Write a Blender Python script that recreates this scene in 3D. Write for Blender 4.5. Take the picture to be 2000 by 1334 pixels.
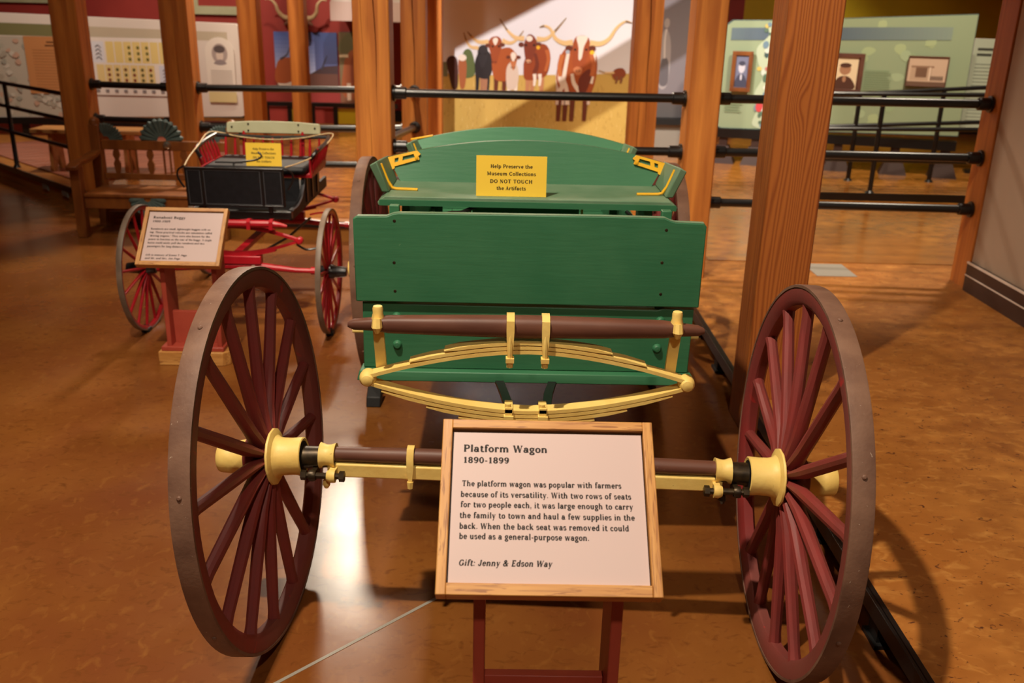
import bpy, bmesh, math, random
from mathutils import Vector, Matrix, Euler
random.seed(7)
for o in list(bpy.data.objects): bpy.data.objects.remove(o)
scene = bpy.context.scene
C = scene.collection
PI = math.pi

# ------------------------------------------------------------------ camera
cam_d = bpy.data.cameras.new('camera'); cam = bpy.data.objects.new('camera', cam_d); C.objects.link(cam)
cam_d.sensor_width = 36.0; cam_d.lens = 32.62; cam_d.clip_start = 0.05; cam_d.clip_end = 100
RC = ((0.99972572, 0.01881299, 0.01394867), (-0.00674784, -0.33894913, 0.9407805), (0.02242678, -0.94061658, -0.33872922))
cam.matrix_world = Matrix(((RC[0][0], -RC[0][1], -RC[0][2], 0), (RC[1][0], -RC[1][1], -RC[1][2], 0),
                           (RC[2][0], -RC[2][1], -RC[2][2], 1.6), (0, 0, 0, 1)))
cam_d.dof.use_dof = True; cam_d.dof.focus_distance = 2.15; cam_d.dof.aperture_fstop = 4.5
scene.camera = cam

# ------------------------------------------------------------------ world, lamps, exposure
world = bpy.data.worlds.new('world'); scene.world = world; world.use_nodes = True
bg = world.node_tree.nodes['Background']; bg.inputs[0].default_value = (1.0, 0.80, 0.62, 1); bg.inputs[1].default_value = 0.0

def spot(name, loc, target, power, angle, blend=0.35, size=0.06, col=(1.0, 0.85, 0.66)):
    l = bpy.data.lights.new(name, 'SPOT'); l.energy = power; l.spot_size = math.radians(angle); l.spot_blend = blend
    l.shadow_soft_size = size; l.color = col
    o = bpy.data.objects.new(name, l); C.objects.link(o); o.location = loc
    o.rotation_euler = (Vector(target) - Vector(loc)).to_track_quat('-Z', 'Y').to_euler()
    return o
spot('wagon_ceiling_spot_offscreen', (-0.95, 1.15, 4.3), (0.35, 2.5, 0.4), 700, 80, 0.5, 0.05)
spot('front_ceiling_spot_offscreen', (0.3, -1.6, 4.3), (0.12, 2.4, 0.6), 260, 56, 0.6, 0.10)
spot('mural_ceiling_spot_offscreen', (-0.6, 6.6, 4.3), (0.55, 10.5, 1.0), 1100, 62, 0.25, 0.012, (1.0, 0.93, 0.88))
spot('post_ceiling_spot_offscreen', (-1.1, 3.4, 4.4), (0.1, 6.2, 0.8), 560, 66, 0.5, 0.06)
spot('floor_ceiling_spot_offscreen', (-1.5, 9.5, 4.2), (-0.6, 6.0, 0.1), 1000, 75, 0.6, 0.25)
spot('far_deck_ceiling_spot_offscreen', (3.4, 6.4, 4.3), (2.9, 7.6, 0.1), 560, 95, 0.6, 0.12)
spot('green_panel_ceiling_spot_offscreen', (3.0, 6.9, 4.2), (3.2, 9.7, 0.8), 200, 75, 0.6, 0.1)
spot('white_panel_ceiling_spot_offscreen', (-3.4, 8.2, 4.2), (-3.7, 10.6, 0.9), 440, 85, 0.5, 0.1)
spot('picture_ceiling_spot_offscreen', (-2.0, 9.6, 4.2), (-2.3, 12.3, 1.2), 270, 80, 0.5, 0.1)
spot('bench_ceiling_spot_offscreen', (-2.6, 4.6, 4.2), (-3.0, 7.2, 0.5), 110, 75, 0.6, 0.08)
spot('buggy_ceiling_spot_offscreen', (-2.3, 3.2, 4.3), (-1.5, 4.9, 0.4), 120, 60, 0.6, 0.08)
scene.view_settings.view_transform = 'Standard'
scene.view_settings.look = 'None'
scene.view_settings.gamma = 1.0
scene.view_settings.use_curve_mapping = False
scene.view_settings.exposure = 0.08

# ------------------------------------------------------------------ materials
def lin(c):
    return tuple(((v / 255) / 12.92 if v / 255 <= 0.04045 else ((v / 255 + 0.055) / 1.055) ** 2.4) for v in c) + (1,)
MATS = {}
def mat(name, c1, c2=None, scale=(5, 5, 5), detail=5, lo=0.35, hi=0.65, rough=0.5, rough2=None, bump=0.0, bscale=None,
        coat=0.0, metal=0.0, fleck=None, fscale=60, fl=(0.68, 0.74), spec=0.5, dist=0.0, c3=None, wave=None, fleck2=None, f2scale=20, fl2=(0.6, 0.72)):
    m = bpy.data.materials.new(name); m.use_nodes = True; nt = m.node_tree; N = nt.nodes; L = nt.links
    b = N['Principled BSDF']; b.inputs['Roughness'].default_value = rough; b.inputs['Metallic'].default_value = metal
    b.inputs['Specular IOR Level'].default_value = spec
    b.inputs['Coat Weight'].default_value = coat; b.inputs['Coat Roughness'].default_value = 0.12
    b.inputs['Base Color'].default_value = lin(c1)
    MATS[name] = m
    if c2 is None and not bump: return m
    tc = N.new('ShaderNodeTexCoord')
    def mapped(s):
        mp = N.new('ShaderNodeMapping'); mp.inputs['Scale'].default_value = s if not isinstance(s, (int, float)) else (s, s, s)
        L.new(tc.outputs['Object'], mp.inputs['Vector']); return mp
    def noise(s, det, di=0.0):
        mp = mapped(s); n = N.new('ShaderNodeTexNoise'); n.inputs['Scale'].default_value = 1.0
        n.inputs['Detail'].default_value = det; n.inputs['Distortion'].default_value = di
        L.new(mp.outputs[0], n.inputs['Vector']); return n
    def ramp(src, a, bb, col0, col1):
        r = N.new('ShaderNodeValToRGB'); r.color_ramp.elements[0].position = a; r.color_ramp.elements[1].position = bb
        r.color_ramp.elements[0].color = col0; r.color_ramp.elements[1].color = col1
        L.new(src, r.inputs['Fac']); return r
    def mix(f, a, bb):
        x = N.new('ShaderNodeMix'); x.data_type = 'RGBA'; L.new(f, x.inputs['Factor']); L.new(a, x.inputs[6]); L.new(bb, x.inputs[7]); return x.outputs[2]
    if c2 is not None:
        if wave:
            mp = mapped(wave[0]); w = N.new('ShaderNodeTexWave'); w.wave_type = 'BANDS'; w.bands_direction = 'X'
            w.inputs['Scale'].default_value = 1.0; w.inputs['Distortion'].default_value = wave[1]; w.inputs['Detail'].default_value = 3
            w.inputs['Detail Scale'].default_value = wave[2]
            L.new(mp.outputs[0], w.inputs['Vector']); base = ramp(w.outputs['Fac'], lo, hi, lin(c1), lin(c2)); n1 = w
            col = base.outputs[0]
        else:
            n1 = noise(scale, detail, dist); col = ramp(n1.outputs['Fac'], lo, hi, lin(c1), lin(c2)).outputs[0]
        if c3 is not None:
            n3 = noise((1.3, 1.3, 0.9) if not isinstance(c3[1], tuple) else c3[1], 4)
            r3 = ramp(n3.outputs['Fac'], 0.4, 0.68, (0, 0, 0, 1), (1, 1, 1, 1))
            rgb = N.new('ShaderNodeRGB'); rgb.outputs[0].default_value = lin(c3[0])
            col = mix(r3.outputs[0], col, rgb.outputs[0])
        if fleck is not None:
            nf = noise(fscale, 3, 1.2); rf = ramp(nf.outputs['Fac'], fl[0], fl[1], (0, 0, 0, 1), (1, 1, 1, 1))
            rgb = N.new('ShaderNodeRGB'); rgb.outputs[0].default_value = lin(fleck)
            col = mix(rf.outputs[0], col, rgb.outputs[0])
        if fleck2 is not None:
            nf = noise(f2scale, 4, 0.8); rf = ramp(nf.outputs['Fac'], fl2[0], fl2[1], (0, 0, 0, 1), (1, 1, 1, 1))
            rgb = N.new('ShaderNodeRGB'); rgb.outputs[0].default_value = lin(fleck2)
            col = mix(rf.outputs[0], col, rgb.outputs[0])
        L.new(col, b.inputs['Base Color'])
        if rough2 is not None:
            rr = N.new('ShaderNodeMapRange'); rr.inputs['To Min'].default_value = rough; rr.inputs['To Max'].default_value = rough2
            rr.inputs['From Min'].default_value = 0.3; rr.inputs['From Max'].default_value = 0.7
            L.new(n1.outputs['Fac'], rr.inputs['Value']); L.new(rr.outputs[0], b.inputs['Roughness'])
    if bump:
        nb = noise(bscale or scale, 4); bp = N.new('ShaderNodeBump'); bp.inputs['Strength'].default_value = bump; bp.inputs['Distance'].default_value = 0.004
        L.new(nb.outputs['Fac'], bp.inputs['Height']); L.new(bp.outputs[0], b.inputs['Normal'])
    return m

mat('concrete', (118, 70, 28), (140, 88, 38), (2.2, 2.2, 2.2), 9, 0.3, 0.7, rough=0.19, rough2=0.29, c3=((114, 62, 30), 0), fleck=(102, 58, 24), fscale=(22, 34, 22), fl=(0.55, 0.8), bump=0.03, bscale=(40, 40, 40), spec=0.5, fleck2=(138, 88, 40), f2scale=(26, 18, 22), fl2=(0.56, 0.85))
mat('cork', (138, 82, 32), (184, 122, 54), (9, 12, 9), 9, 0.3, 0.7, rough=0.42, rough2=0.54, fleck=(88, 44, 22), fscale=(40, 56, 40), fl=(0.63, 0.70), c3=((160, 98, 38), 0), fleck2=(194, 136, 66), f2scale=(18, 28, 18), fl2=(0.54, 0.8))
mat('hall_floor', (138, 82, 32), (184, 122, 54), (9, 12, 9), 9, 0.3, 0.7, rough=0.16, rough2=0.26, c3=((160, 98, 38), 0))
mat('plank', (172, 104, 82), (148, 84, 64), (1, 9, 9), 5, rough=0.35)
mat('fascia', (170, 112, 40), (140, 86, 30), (1.2, 1.2, 9), 5, rough=0.55)
mat('timber', (206, 130, 56), (164, 92, 36), (20, 20, 0.9), 6, 0.32, 0.68, rough=0.5, bump=0.15, bscale=(26, 26, 1.0), dist=0.6)
mat('oak', (206, 152, 84), (176, 118, 58), (5, 90, 90), 5, 0.3, 0.7, rough=0.42, bump=0.08, bscale=(8, 150, 150), fleck=(146, 92, 44), fscale=(14, 160, 160), fl=(0.54, 0.66))
mat('oak_side', (206, 152, 84), (176, 118, 58), (90, 90, 5), 5, 0.3, 0.7, rough=0.42, bump=0.08, bscale=(150, 150, 8), fleck=(146, 92, 44), fscale=(160, 160, 14), fl=(0.54, 0.66))
mat('stand_red', (172, 72, 54), (156, 60, 44), (6, 6, 6), rough=0.5)
mat('panel_pink', (194, 170, 166), rough=0.5)
mat('ink', (24, 14, 12), rough=0.7)
mat('card_yellow', (246, 204, 66), rough=0.55)
mat('green_paint', (44, 104, 70), (52, 110, 74), (5, 5, 5), rough=0.5, rough2=0.6, bump=0.16, bscale=(9, 60, 80), fleck=(92, 134, 96), fscale=(18, 18, 40), fl=(0.76, 0.8))
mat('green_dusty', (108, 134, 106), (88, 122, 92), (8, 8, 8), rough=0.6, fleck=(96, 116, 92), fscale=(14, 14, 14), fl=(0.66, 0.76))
mat('yellow_paint', (238, 208, 122), (228, 192, 104), (14, 14, 14), rough=0.45, rough2=0.6, bump=0.2, bscale=(60, 60, 60), fleck=(150, 120, 60), fscale=(40, 40, 40), fl=(0.74, 0.78))
mat('yellow_bright', (240, 184, 30), (228, 168, 22), (14, 14, 14), rough=0.45, bump=0.15, bscale=(60, 60, 60))
mat('wheel_red', (134, 42, 40), (122, 46, 44), (9, 9, 9), rough=0.55, c3=((124, 72, 64), 0), fleck=(180, 44, 44), fscale=(10, 10, 10), fl=(0.66, 0.74), bump=0.1, bscale=(50, 50, 50), spec=0.4)
mat('tire_brown', (124, 92, 74), (100, 70, 56), (12, 12, 12), rough=0.6, fleck=(196, 176, 156), fscale=(120, 120, 120), fl=(0.72, 0.77), bump=0.15, bscale=(120, 120, 120), spec=0.35)
mat('bar_brown', (108, 68, 52), (90, 54, 42), (5, 14, 14), rough=0.5, fleck=(160, 130, 104), fscale=(40, 40, 60), fl=(0.76, 0.8), bump=0.12, bscale=(8, 60, 60), spec=0.4)
mat('iron', (46, 36, 26), (70, 56, 36), (40, 40, 40), rough=0.4, metal=0.6)
mat('steel', (190, 184, 170), rough=0.25, metal=0.9)
mat('black_metal', (18, 17, 17), rough=0.32, spec=0.6)
mat('black_rubber', (14, 13, 13), rough=0.6)
mat('black_leather', (16, 16, 19), (22, 22, 26), (30, 30, 30), rough=0.55, bump=0.1, bscale=(120, 120, 120), spec=0.3)
mat('grey_trim', (76, 76, 80), rough=0.4)
mat('buggy_red', (178, 24, 38), (158, 18, 30), (9, 9, 9), rough=0.35)
mat('buggy_tire', (122, 104, 88), (98, 80, 66), (12, 12, 12), rough=0.5)
mat('board_cream', (186, 186, 154), (176, 176, 142), (8, 8, 8), rough=0.5)
mat('rope_cream', (214, 190, 142), (180, 150, 104), (90, 90, 90), rough=0.6)
mat('bench_wood', (142, 84, 34), (112, 60, 22), (9, 9, 3), 5, rough=0.45, dist=0.5)
mat('shell_teal', (86, 104, 100), (66, 84, 82), (20, 20, 20), rough=0.6)
mat('pine', (206, 152, 92), (186, 128, 70), (2, 16, 16), 5, rough=0.5)
mat('wall_red', (158, 52, 44), (148, 46, 40), (2, 2, 2), rough=0.6)
mat('wall_yellow', (206, 176, 18), (196, 166, 16), (2, 2, 2), rough=0.6)
mat('wall_beige', (168, 146, 126), (162, 140, 120), (2, 2, 2), rough=0.65)
mat('base_brown', (58, 36, 28), rough=0.5)
mat('base_line', (220, 204, 190), rough=0.5)
mat('vent_grey', (148, 142, 132), rough=0.5)
mat('plaster', (196, 170, 156), rough=0.6)
mat('panel_white', (226, 214, 206), rough=0.5)
mat('bone', (222, 200, 158), (190, 160, 116), (8, 8, 8), rough=0.5)
mat('hide', (112, 66, 44), rough=0.7)
mat('white_wash', (206, 196, 184), rough=0.6)
def figured(name, c1, c2, knot):
    m = bpy.data.materials.new(name); m.use_nodes = True; nt = m.node_tree; N = nt.nodes; L = nt.links; b = N['Principled BSDF']
    tc = N.new('ShaderNodeTexCoord'); sx = N.new('ShaderNodeSeparateXYZ'); L.new(tc.outputs['Object'], sx.inputs[0])
    def M(op, a, bb, c=None):
        n = N.new('ShaderNodeMath'); n.operation = op
        for i, v in enumerate((a, bb, c)):
            if v is None: continue
            if isinstance(v, (int, float)): n.inputs[i].default_value = v
            else: L.new(v, n.inputs[i])
        return n.outputs[0]
    def noise(s, det):
        mp = N.new('ShaderNodeMapping'); mp.inputs['Scale'].default_value = s; L.new(tc.outputs['Object'], mp.inputs[0])
        n = N.new('ShaderNodeTexNoise'); n.inputs['Scale'].default_value = 1; n.inputs['Detail'].default_value = det; L.new(mp.outputs[0], n.inputs['Vector']); return n.outputs['Fac']
    dx = M('SUBTRACT', sx.outputs[0], knot[0]); dz = M('SUBTRACT', sx.outputs[2], knot[1])
    d2 = M('ADD', M('MULTIPLY', M('MULTIPLY', dx, dx), 1400.0), M('MULTIPLY', M('MULTIPLY', dz, dz), 130.0))
    kn = M('EXPONENT', M('MULTIPLY', d2, -1.0), 0)
    ph = M('ADD', M('MULTIPLY', sx.outputs[0], 430.0), M('MULTIPLY', sx.outputs[1], 200.0))
    ph = M('ADD', ph, M('MULTIPLY', noise((7, 7, 0.6), 2), 70.0)); ph = M('ADD', ph, M('MULTIPLY', noise((30, 30, 3.5), 3), 5.0)); ph = M('ADD', ph, M('MULTIPLY', kn, 20.0))
    sn = M('MULTIPLY_ADD', M('SINE', ph, 0), 0.5, 0.5); sn = M('POWER', sn, 1.8); big = noise((9, 9, 0.6), 2)
    f = M('ADD', M('MULTIPLY', sn, 0.75), M('MULTIPLY', big, 0.35)); f = M('ADD', f, M('MULTIPLY', kn, 0.15))
    r = N.new('ShaderNodeValToRGB'); r.color_ramp.elements[0].position = 0.12; r.color_ramp.elements[1].position = 0.95; r.color_ramp.elements[0].color = lin(c1); r.color_ramp.elements[1].color = lin(c2)
    L.new(f, r.inputs[0]); L.new(r.outputs[0], b.inputs['Base Color']); b.inputs['Roughness'].default_value = 0.48
    bp = N.new('ShaderNodeBump'); bp.inputs['Strength'].default_value = 0.25; bp.inputs['Distance'].default_value = 0.002; L.new(sn, bp.inputs['Height']); L.new(bp.outputs[0], b.inputs['Normal'])
    MATS[name] = m
figured('timber_figured', (176, 102, 44), (142, 74, 30), (-0.025, 1.30))
pm = bpy.data.materials.new('print'); pm.use_nodes = True
_a = pm.node_tree.nodes.new('ShaderNodeVertexColor'); _a.layer_name = 'Col'
pm.node_tree.links.new(_a.outputs['Color'], pm.node_tree.nodes['Principled BSDF'].inputs['Base Color'])
pm.node_tree.nodes['Principled BSDF'].inputs['Roughness'].default_value = 0.5
MATS['print'] = pm

# ------------------------------------------------------------------ mesh helpers
def root_loc(p):
    """World offset of the unrotated chain of parents."""
    v = Vector((0, 0, 0))
    while p is not None:
        v += p.location; p = p.parent
    return v
class MB:
    def __init__(s): s.v = []; s.f = []; s.M = None
    def add(s, vs, fs):
        n = len(s.v)
        for p in vs:
            p = Vector(p); s.v.append(s.M @ p if s.M else p)
        s.f += [tuple(i + n for i in f) for f in fs]
        return s
    def box(s, x0, x1, y0, y1, z0, z1):
        return s.add([(x0, y0, z0), (x1, y0, z0), (x1, y1, z0), (x0, y1, z0), (x0, y0, z1), (x1, y0, z1), (x1, y1, z1), (x0, y1, z1)],
                     [(0, 3, 2, 1), (4, 5, 6, 7), (0, 1, 5, 4), (1, 2, 6, 5), (2, 3, 7, 6), (3, 0, 4, 7)])
    def hexa(s, b, t):
        return s.add(list(b) + list(t), [(0, 3, 2, 1), (4, 5, 6, 7), (0, 1, 5, 4), (1, 2, 6, 5), (2, 3, 7, 6), (3, 0, 4, 7)])
    def prism(s, poly, h, axis='y', at=0.0):
        """poly in the two other axes, extruded from at to at+h along axis."""
        def pt(a, b, c):
            return {'y': (a, c, b), 'x': (c, a, b), 'z': (a, b, c)}[axis]
        n = len(poly)
        vs = [pt(a, b, at) for a, b in poly] + [pt(a, b, at + h) for a, b in poly]
        fs = [tuple(range(n)), tuple(range(2 * n - 1, n - 1, -1))] + [(i, i + n, (i + 1) % n + n, (i + 1) % n) for i in range(n)]
        return s.add(vs, fs)
    def tube(s, pts, r, n=8, cap=True, sq=None):
        pts = [Vector(p) for p in pts]; m = len(pts); rs = r if isinstance(r, (list, tuple)) else [r] * m
        up = Vector((0, 0, 1)); vs = []; prev = None
        for i, p in enumerate(pts):
            d = (pts[min(i + 1, m - 1)] - pts[max(i - 1, 0)]).normalized()
            a = prev if prev is not None else (up if abs(d.z) < 0.9 else Vector((0, 1, 0)))
            x = (a - d * a.dot(d)).normalized(); y = d.cross(x); prev = x
            for k in range(n):
                t = 2 * PI * k / n + (PI / 4 if n == 4 else 0)
                e = sq or (1, 1)
                vs.append(p + x * (math.cos(t) * rs[i] * e[0]) + y * (math.sin(t) * rs[i] * e[1]))
        fs = [(i * n + k, i * n + (k + 1) % n, (i + 1) * n + (k + 1) % n, (i + 1) * n + k) for i in range(m - 1) for k in range(n)]
        if cap: fs += [tuple(range(n - 1, -1, -1)), tuple((m - 1) * n + k for k in range(n))]
        return s.add(vs, fs)
    def lathe(s, prof, n=24, axis='x', c=(0, 0, 0), wob=None):
        """prof: list of (t, r) along axis."""
        vs = []
        for t, r in prof:
            for k in range(n):
                a = 2 * PI * k / n; q = r * (1 + (wob[1] * math.cos(wob[0] * a) if wob and r > wob[2] else 0))
                u, w = q * math.cos(a), q * math.sin(a)
                vs.append({'x': (c[0] + t, c[1] + u, c[2] + w), 'y': (c[0] + w, c[1] + t, c[2] + u), 'z': (c[0] + u, c[1] + w, c[2] + t)}[axis])
        m = len(prof)
        fs = [(i * n + k, i * n + (k + 1) % n, (i + 1) * n + (k + 1) % n, (i + 1) * n + k) for i in range(m - 1) for k in range(n)]
        if prof[0][1] > 1e-4: fs.append(tuple(range(n - 1, -1, -1)))
        if prof[-1][1] > 1e-4: fs.append(tuple((m - 1) * n + k for k in range(n)))
        return s.add(vs, fs)
    def ring(s, prof, n=64):
        """closed profile (x, r) swept round the local x axis."""
        m = len(prof); vs = []
        for k in range(n):
            a = 2 * PI * k / n
            vs += [(x, r * math.cos(a), r * math.sin(a)) for x, r in prof]
        fs = [(k * m + i, k * m + (i + 1) % m, ((k + 1) % n) * m + (i + 1) % m, ((k + 1) % n) * m + i) for k in range(n) for i in range(m)]
        return s.add(vs, fs)
    def strip(s, path, w, t, nrm):
        """flat bar along path (list of 3D points), width w along nrm, thickness t across."""
        path = [Vector(p) for p in path]; nv = Vector(nrm).normalized(); m = len(path); vs = []
        ws = w if isinstance(w, (list, tuple)) else [w] * m; ts = t if isinstance(t, (list, tuple)) else [t] * m
        for i, p in enumerate(path):
            d = (path[min(i + 1, m - 1)] - path[max(i - 1, 0)]).normalized(); b = d.cross(nv).normalized()
            for a, c in ((-1, -1), (1, -1), (1, 1), (-1, 1)): vs.append(p + nv * (a * ws[i] / 2) + b * (c * ts[i] / 2))
        fs = [(i * 4 + k, i * 4 + (k + 1) % 4, i * 4 + 4 + (k + 1) % 4, i * 4 + 4 + k) for i in range(m - 1) for k in range(4)]
        fs += [(3, 2, 1, 0), tuple((m - 1) * 4 + k for k in range(4))]
        return s.add(vs, fs)
    def mesh(s, name, off=Vector((0, 0, 0)), smooth=True):
        me = bpy.data.meshes.new(name); me.from_pydata([tuple(v - off) for v in s.v], [], s.f)
        bm = bmesh.new(); bm.from_mesh(me); bmesh.ops.recalc_face_normals(bm, faces=bm.faces); bm.to_mesh(me); bm.free()
        if smooth:
            me.polygons.foreach_set('use_smooth', [True] * len(me.polygons)); me.set_sharp_from_angle(angle=math.radians(35))
        return me
    def build(s, name, m, parent=None, smooth=True, bevel=0.0, local=False):
        off = Vector((0, 0, 0)) if local else root_loc(parent)
        o = bpy.data.objects.new(name, s.mesh(name, off, smooth)); C.objects.link(o)
        o.data.materials.append(MATS[m]); o.parent = parent
        if bevel:
            b = o.modifiers.new('bevel', 'BEVEL'); b.width = bevel; b.segments = 2; b.limit_method = 'ANGLE'; b.angle_limit = math.radians(40)
            b.harden_normals = False
        return o
def tag(o, label, cat, group=None):
    o['label'] = label; o['category'] = cat
    if group: o['group'] = group
    return o
def thing(name, label, cat, loc=(0, 0, 0), rz=0.0, group=None):
    o = bpy.data.objects.new(name, None); C.objects.link(o); o.location = loc; o.rotation_euler = (0, 0, rz); o.empty_display_size = 0.1
    return tag(o, label, cat, group)
def struct(name, mb, m, parent=None, bevel=0.0, smooth=True):
    o = mb.build(name, m, parent, smooth, bevel)
    if parent is None: o['kind'] = 'structure'
    return o
def inst(name, me, m, parent, loc=(0, 0, 0), rot=(0, 0, 0), bevel=0.0):
    o = bpy.data.objects.new(name, me); C.objects.link(o); o.parent = parent; o.location = loc; o.rotation_euler = rot
    if m and not me.materials: me.materials.append(MATS[m])
    if bevel:
        b = o.modifiers.new('bevel', 'BEVEL'); b.width = bevel; b.segments = 2; b.limit_method = 'ANGLE'
    return o
def spline(pts, n=6, closed=False):
    out = []; m = len(pts); P = [Vector(p) for p in pts]
    rng = range(m) if closed else range(m - 1)
    for i in rng:
        if closed: p0, p1, p2, p3 = P[i - 1], P[i], P[(i + 1) % m], P[(i + 2) % m]
        else: p0, p1, p2, p3 = P[max(i - 1, 0)], P[i], P[i + 1], P[min(i + 2, m - 1)]
        for k in range(n):
            t = k / n
            out.append(0.5 * ((2 * p1) + (p2 - p0) * t + (2 * p0 - 5 * p1 + 4 * p2 - p3) * t * t + (3 * p1 - p0 - 3 * p2 + p3) * t ** 3))
    if not closed: out.append(P[-1])
    return out

# ------------------------------------------------------------------ flat print (pictures) and lettering
class Print:
    """coloured flat shapes in a plane: local (x, z), facing -y, each layer a hair in front of the last."""
    def __init__(s): s.v = []; s.f = []; s.c = []; s.d = 0.0001; s.k = 0; s.loop = 0
    def poly(s, pts, col):
        s.k += 1; n = len(s.v); s.v += [(p[0], -s.d * s.k, p[1]) for p in pts]; s.f.append(tuple(range(n, n + len(pts)))); s.c.append(lin(col))
    def rect(s, x0, z0, x1, z1, col): s.poly([(x0, z0), (x1, z0), (x1, z1), (x0, z1)], col)
    def blob(s, pts, col): s.poly([(p.x, p.y) for p in spline([(a, b) for a, b in pts], 5, True)], col)
    def oval(s, cx, cz, rx, rz, col, n=18): s.poly([(cx + rx * math.cos(2 * PI * i / n), cz + rz * math.sin(2 * PI * i / n)) for i in range(n)], col)
    def stroke(s, pts, w, col):
        P = spline([(a, b) for a, b in pts], 6); m = len(P); L = []; Rr = []
        for i, p in enumerate(P):
            d = (P[min(i + 1, m - 1)] - P[max(i - 1, 0)]).normalized(); q = Vector((-d.y, d.x))
            ww = (w[0] + (w[1] - w[0]) * i / (m - 1)) / 2 if isinstance(w, tuple) else w / 2
            L.append(p + q * ww); Rr.append(p - q * ww)
        s.k += 1; dd = -s.d * s.k
        for i in range(m - 1):
            n = len(s.v); s.v += [(a.x, dd, a.y) for a in (L[i], L[i + 1], Rr[i + 1], Rr[i])]; s.f.append((n, n + 1, n + 2, n + 3)); s.c.append(lin(col))
    def build(s, name, parent, local=True):
        me = bpy.data.meshes.new(name); me.from_pydata(s.v, [], s.f)
        ca = me.color_attributes.new('Col', 'FLOAT_COLOR', 'CORNER')
        flat = []
        for p in me.polygons: flat += list(s.c[p.index]) * p.loop_total
        ca.data.foreach_set('color', flat)
        o = bpy.data.objects.new(name, me); C.objects.link(o); o.parent = parent; me.materials.append(MATS['print'])
        return o

TV, TH = 1.95, 1.0
class Glyphs:
    def __init__(s): s.q = []
    def line(s, x0, y0, x1, y1, w=TV):
        d = Vector((x1 - x0, y1 - y0)).normalized(); n = Vector((-d.y, d.x)) * w / 2
        s.q.append([(x0 + n.x, y0 + n.y), (x1 + n.x, y1 + n.y), (x1 - n.x, y1 - n.y), (x0 - n.x, y0 - n.y)])
    def st(s, x, y0, y1, w=TV): s.q.append([(x - w / 2, y0), (x + w / 2, y0), (x + w / 2, y1), (x - w / 2, y1)])
    def hb(s, x0, x1, y, w=TH): s.q.append([(x0, y - w / 2), (x1, y - w / 2), (x1, y + w / 2), (x0, y + w / 2)])
    def sb(s, x, l=1.1, r=1.1, y=0): s.hb(x - l, x + r, y + 0.25, 0.5)
    def stp(s, x, y, l=1.1, r=0.0): s.hb(x - l, x + r, y - 0.25, 0.5)
    def arc(s, cx, cy, rx, ry, a0=0, a1=360, tv=TV):
        n = max(4, int(abs(a1 - a0) / 24)); pr = None
        for i in range(n + 1):
            a = math.radians(a0 + (a1 - a0) * i / n); w = TH + (tv - TH) * math.cos(a) ** 2
            o = (cx + (rx + w / 2) * math.cos(a), cy + (ry + w / 2) * math.sin(a)); k = (cx + (rx - w / 2) * math.cos(a), cy + (ry - w / 2) * math.sin(a))
            if pr: s.q.append([pr[0], o, k, pr[1]])
            pr = (o, k)
    def dot(s, x, y, r=0.75): s.q.append([(x + r * math.cos(PI * i / 4), y + r * math.sin(PI * i / 4)) for i in range(8)])
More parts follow.
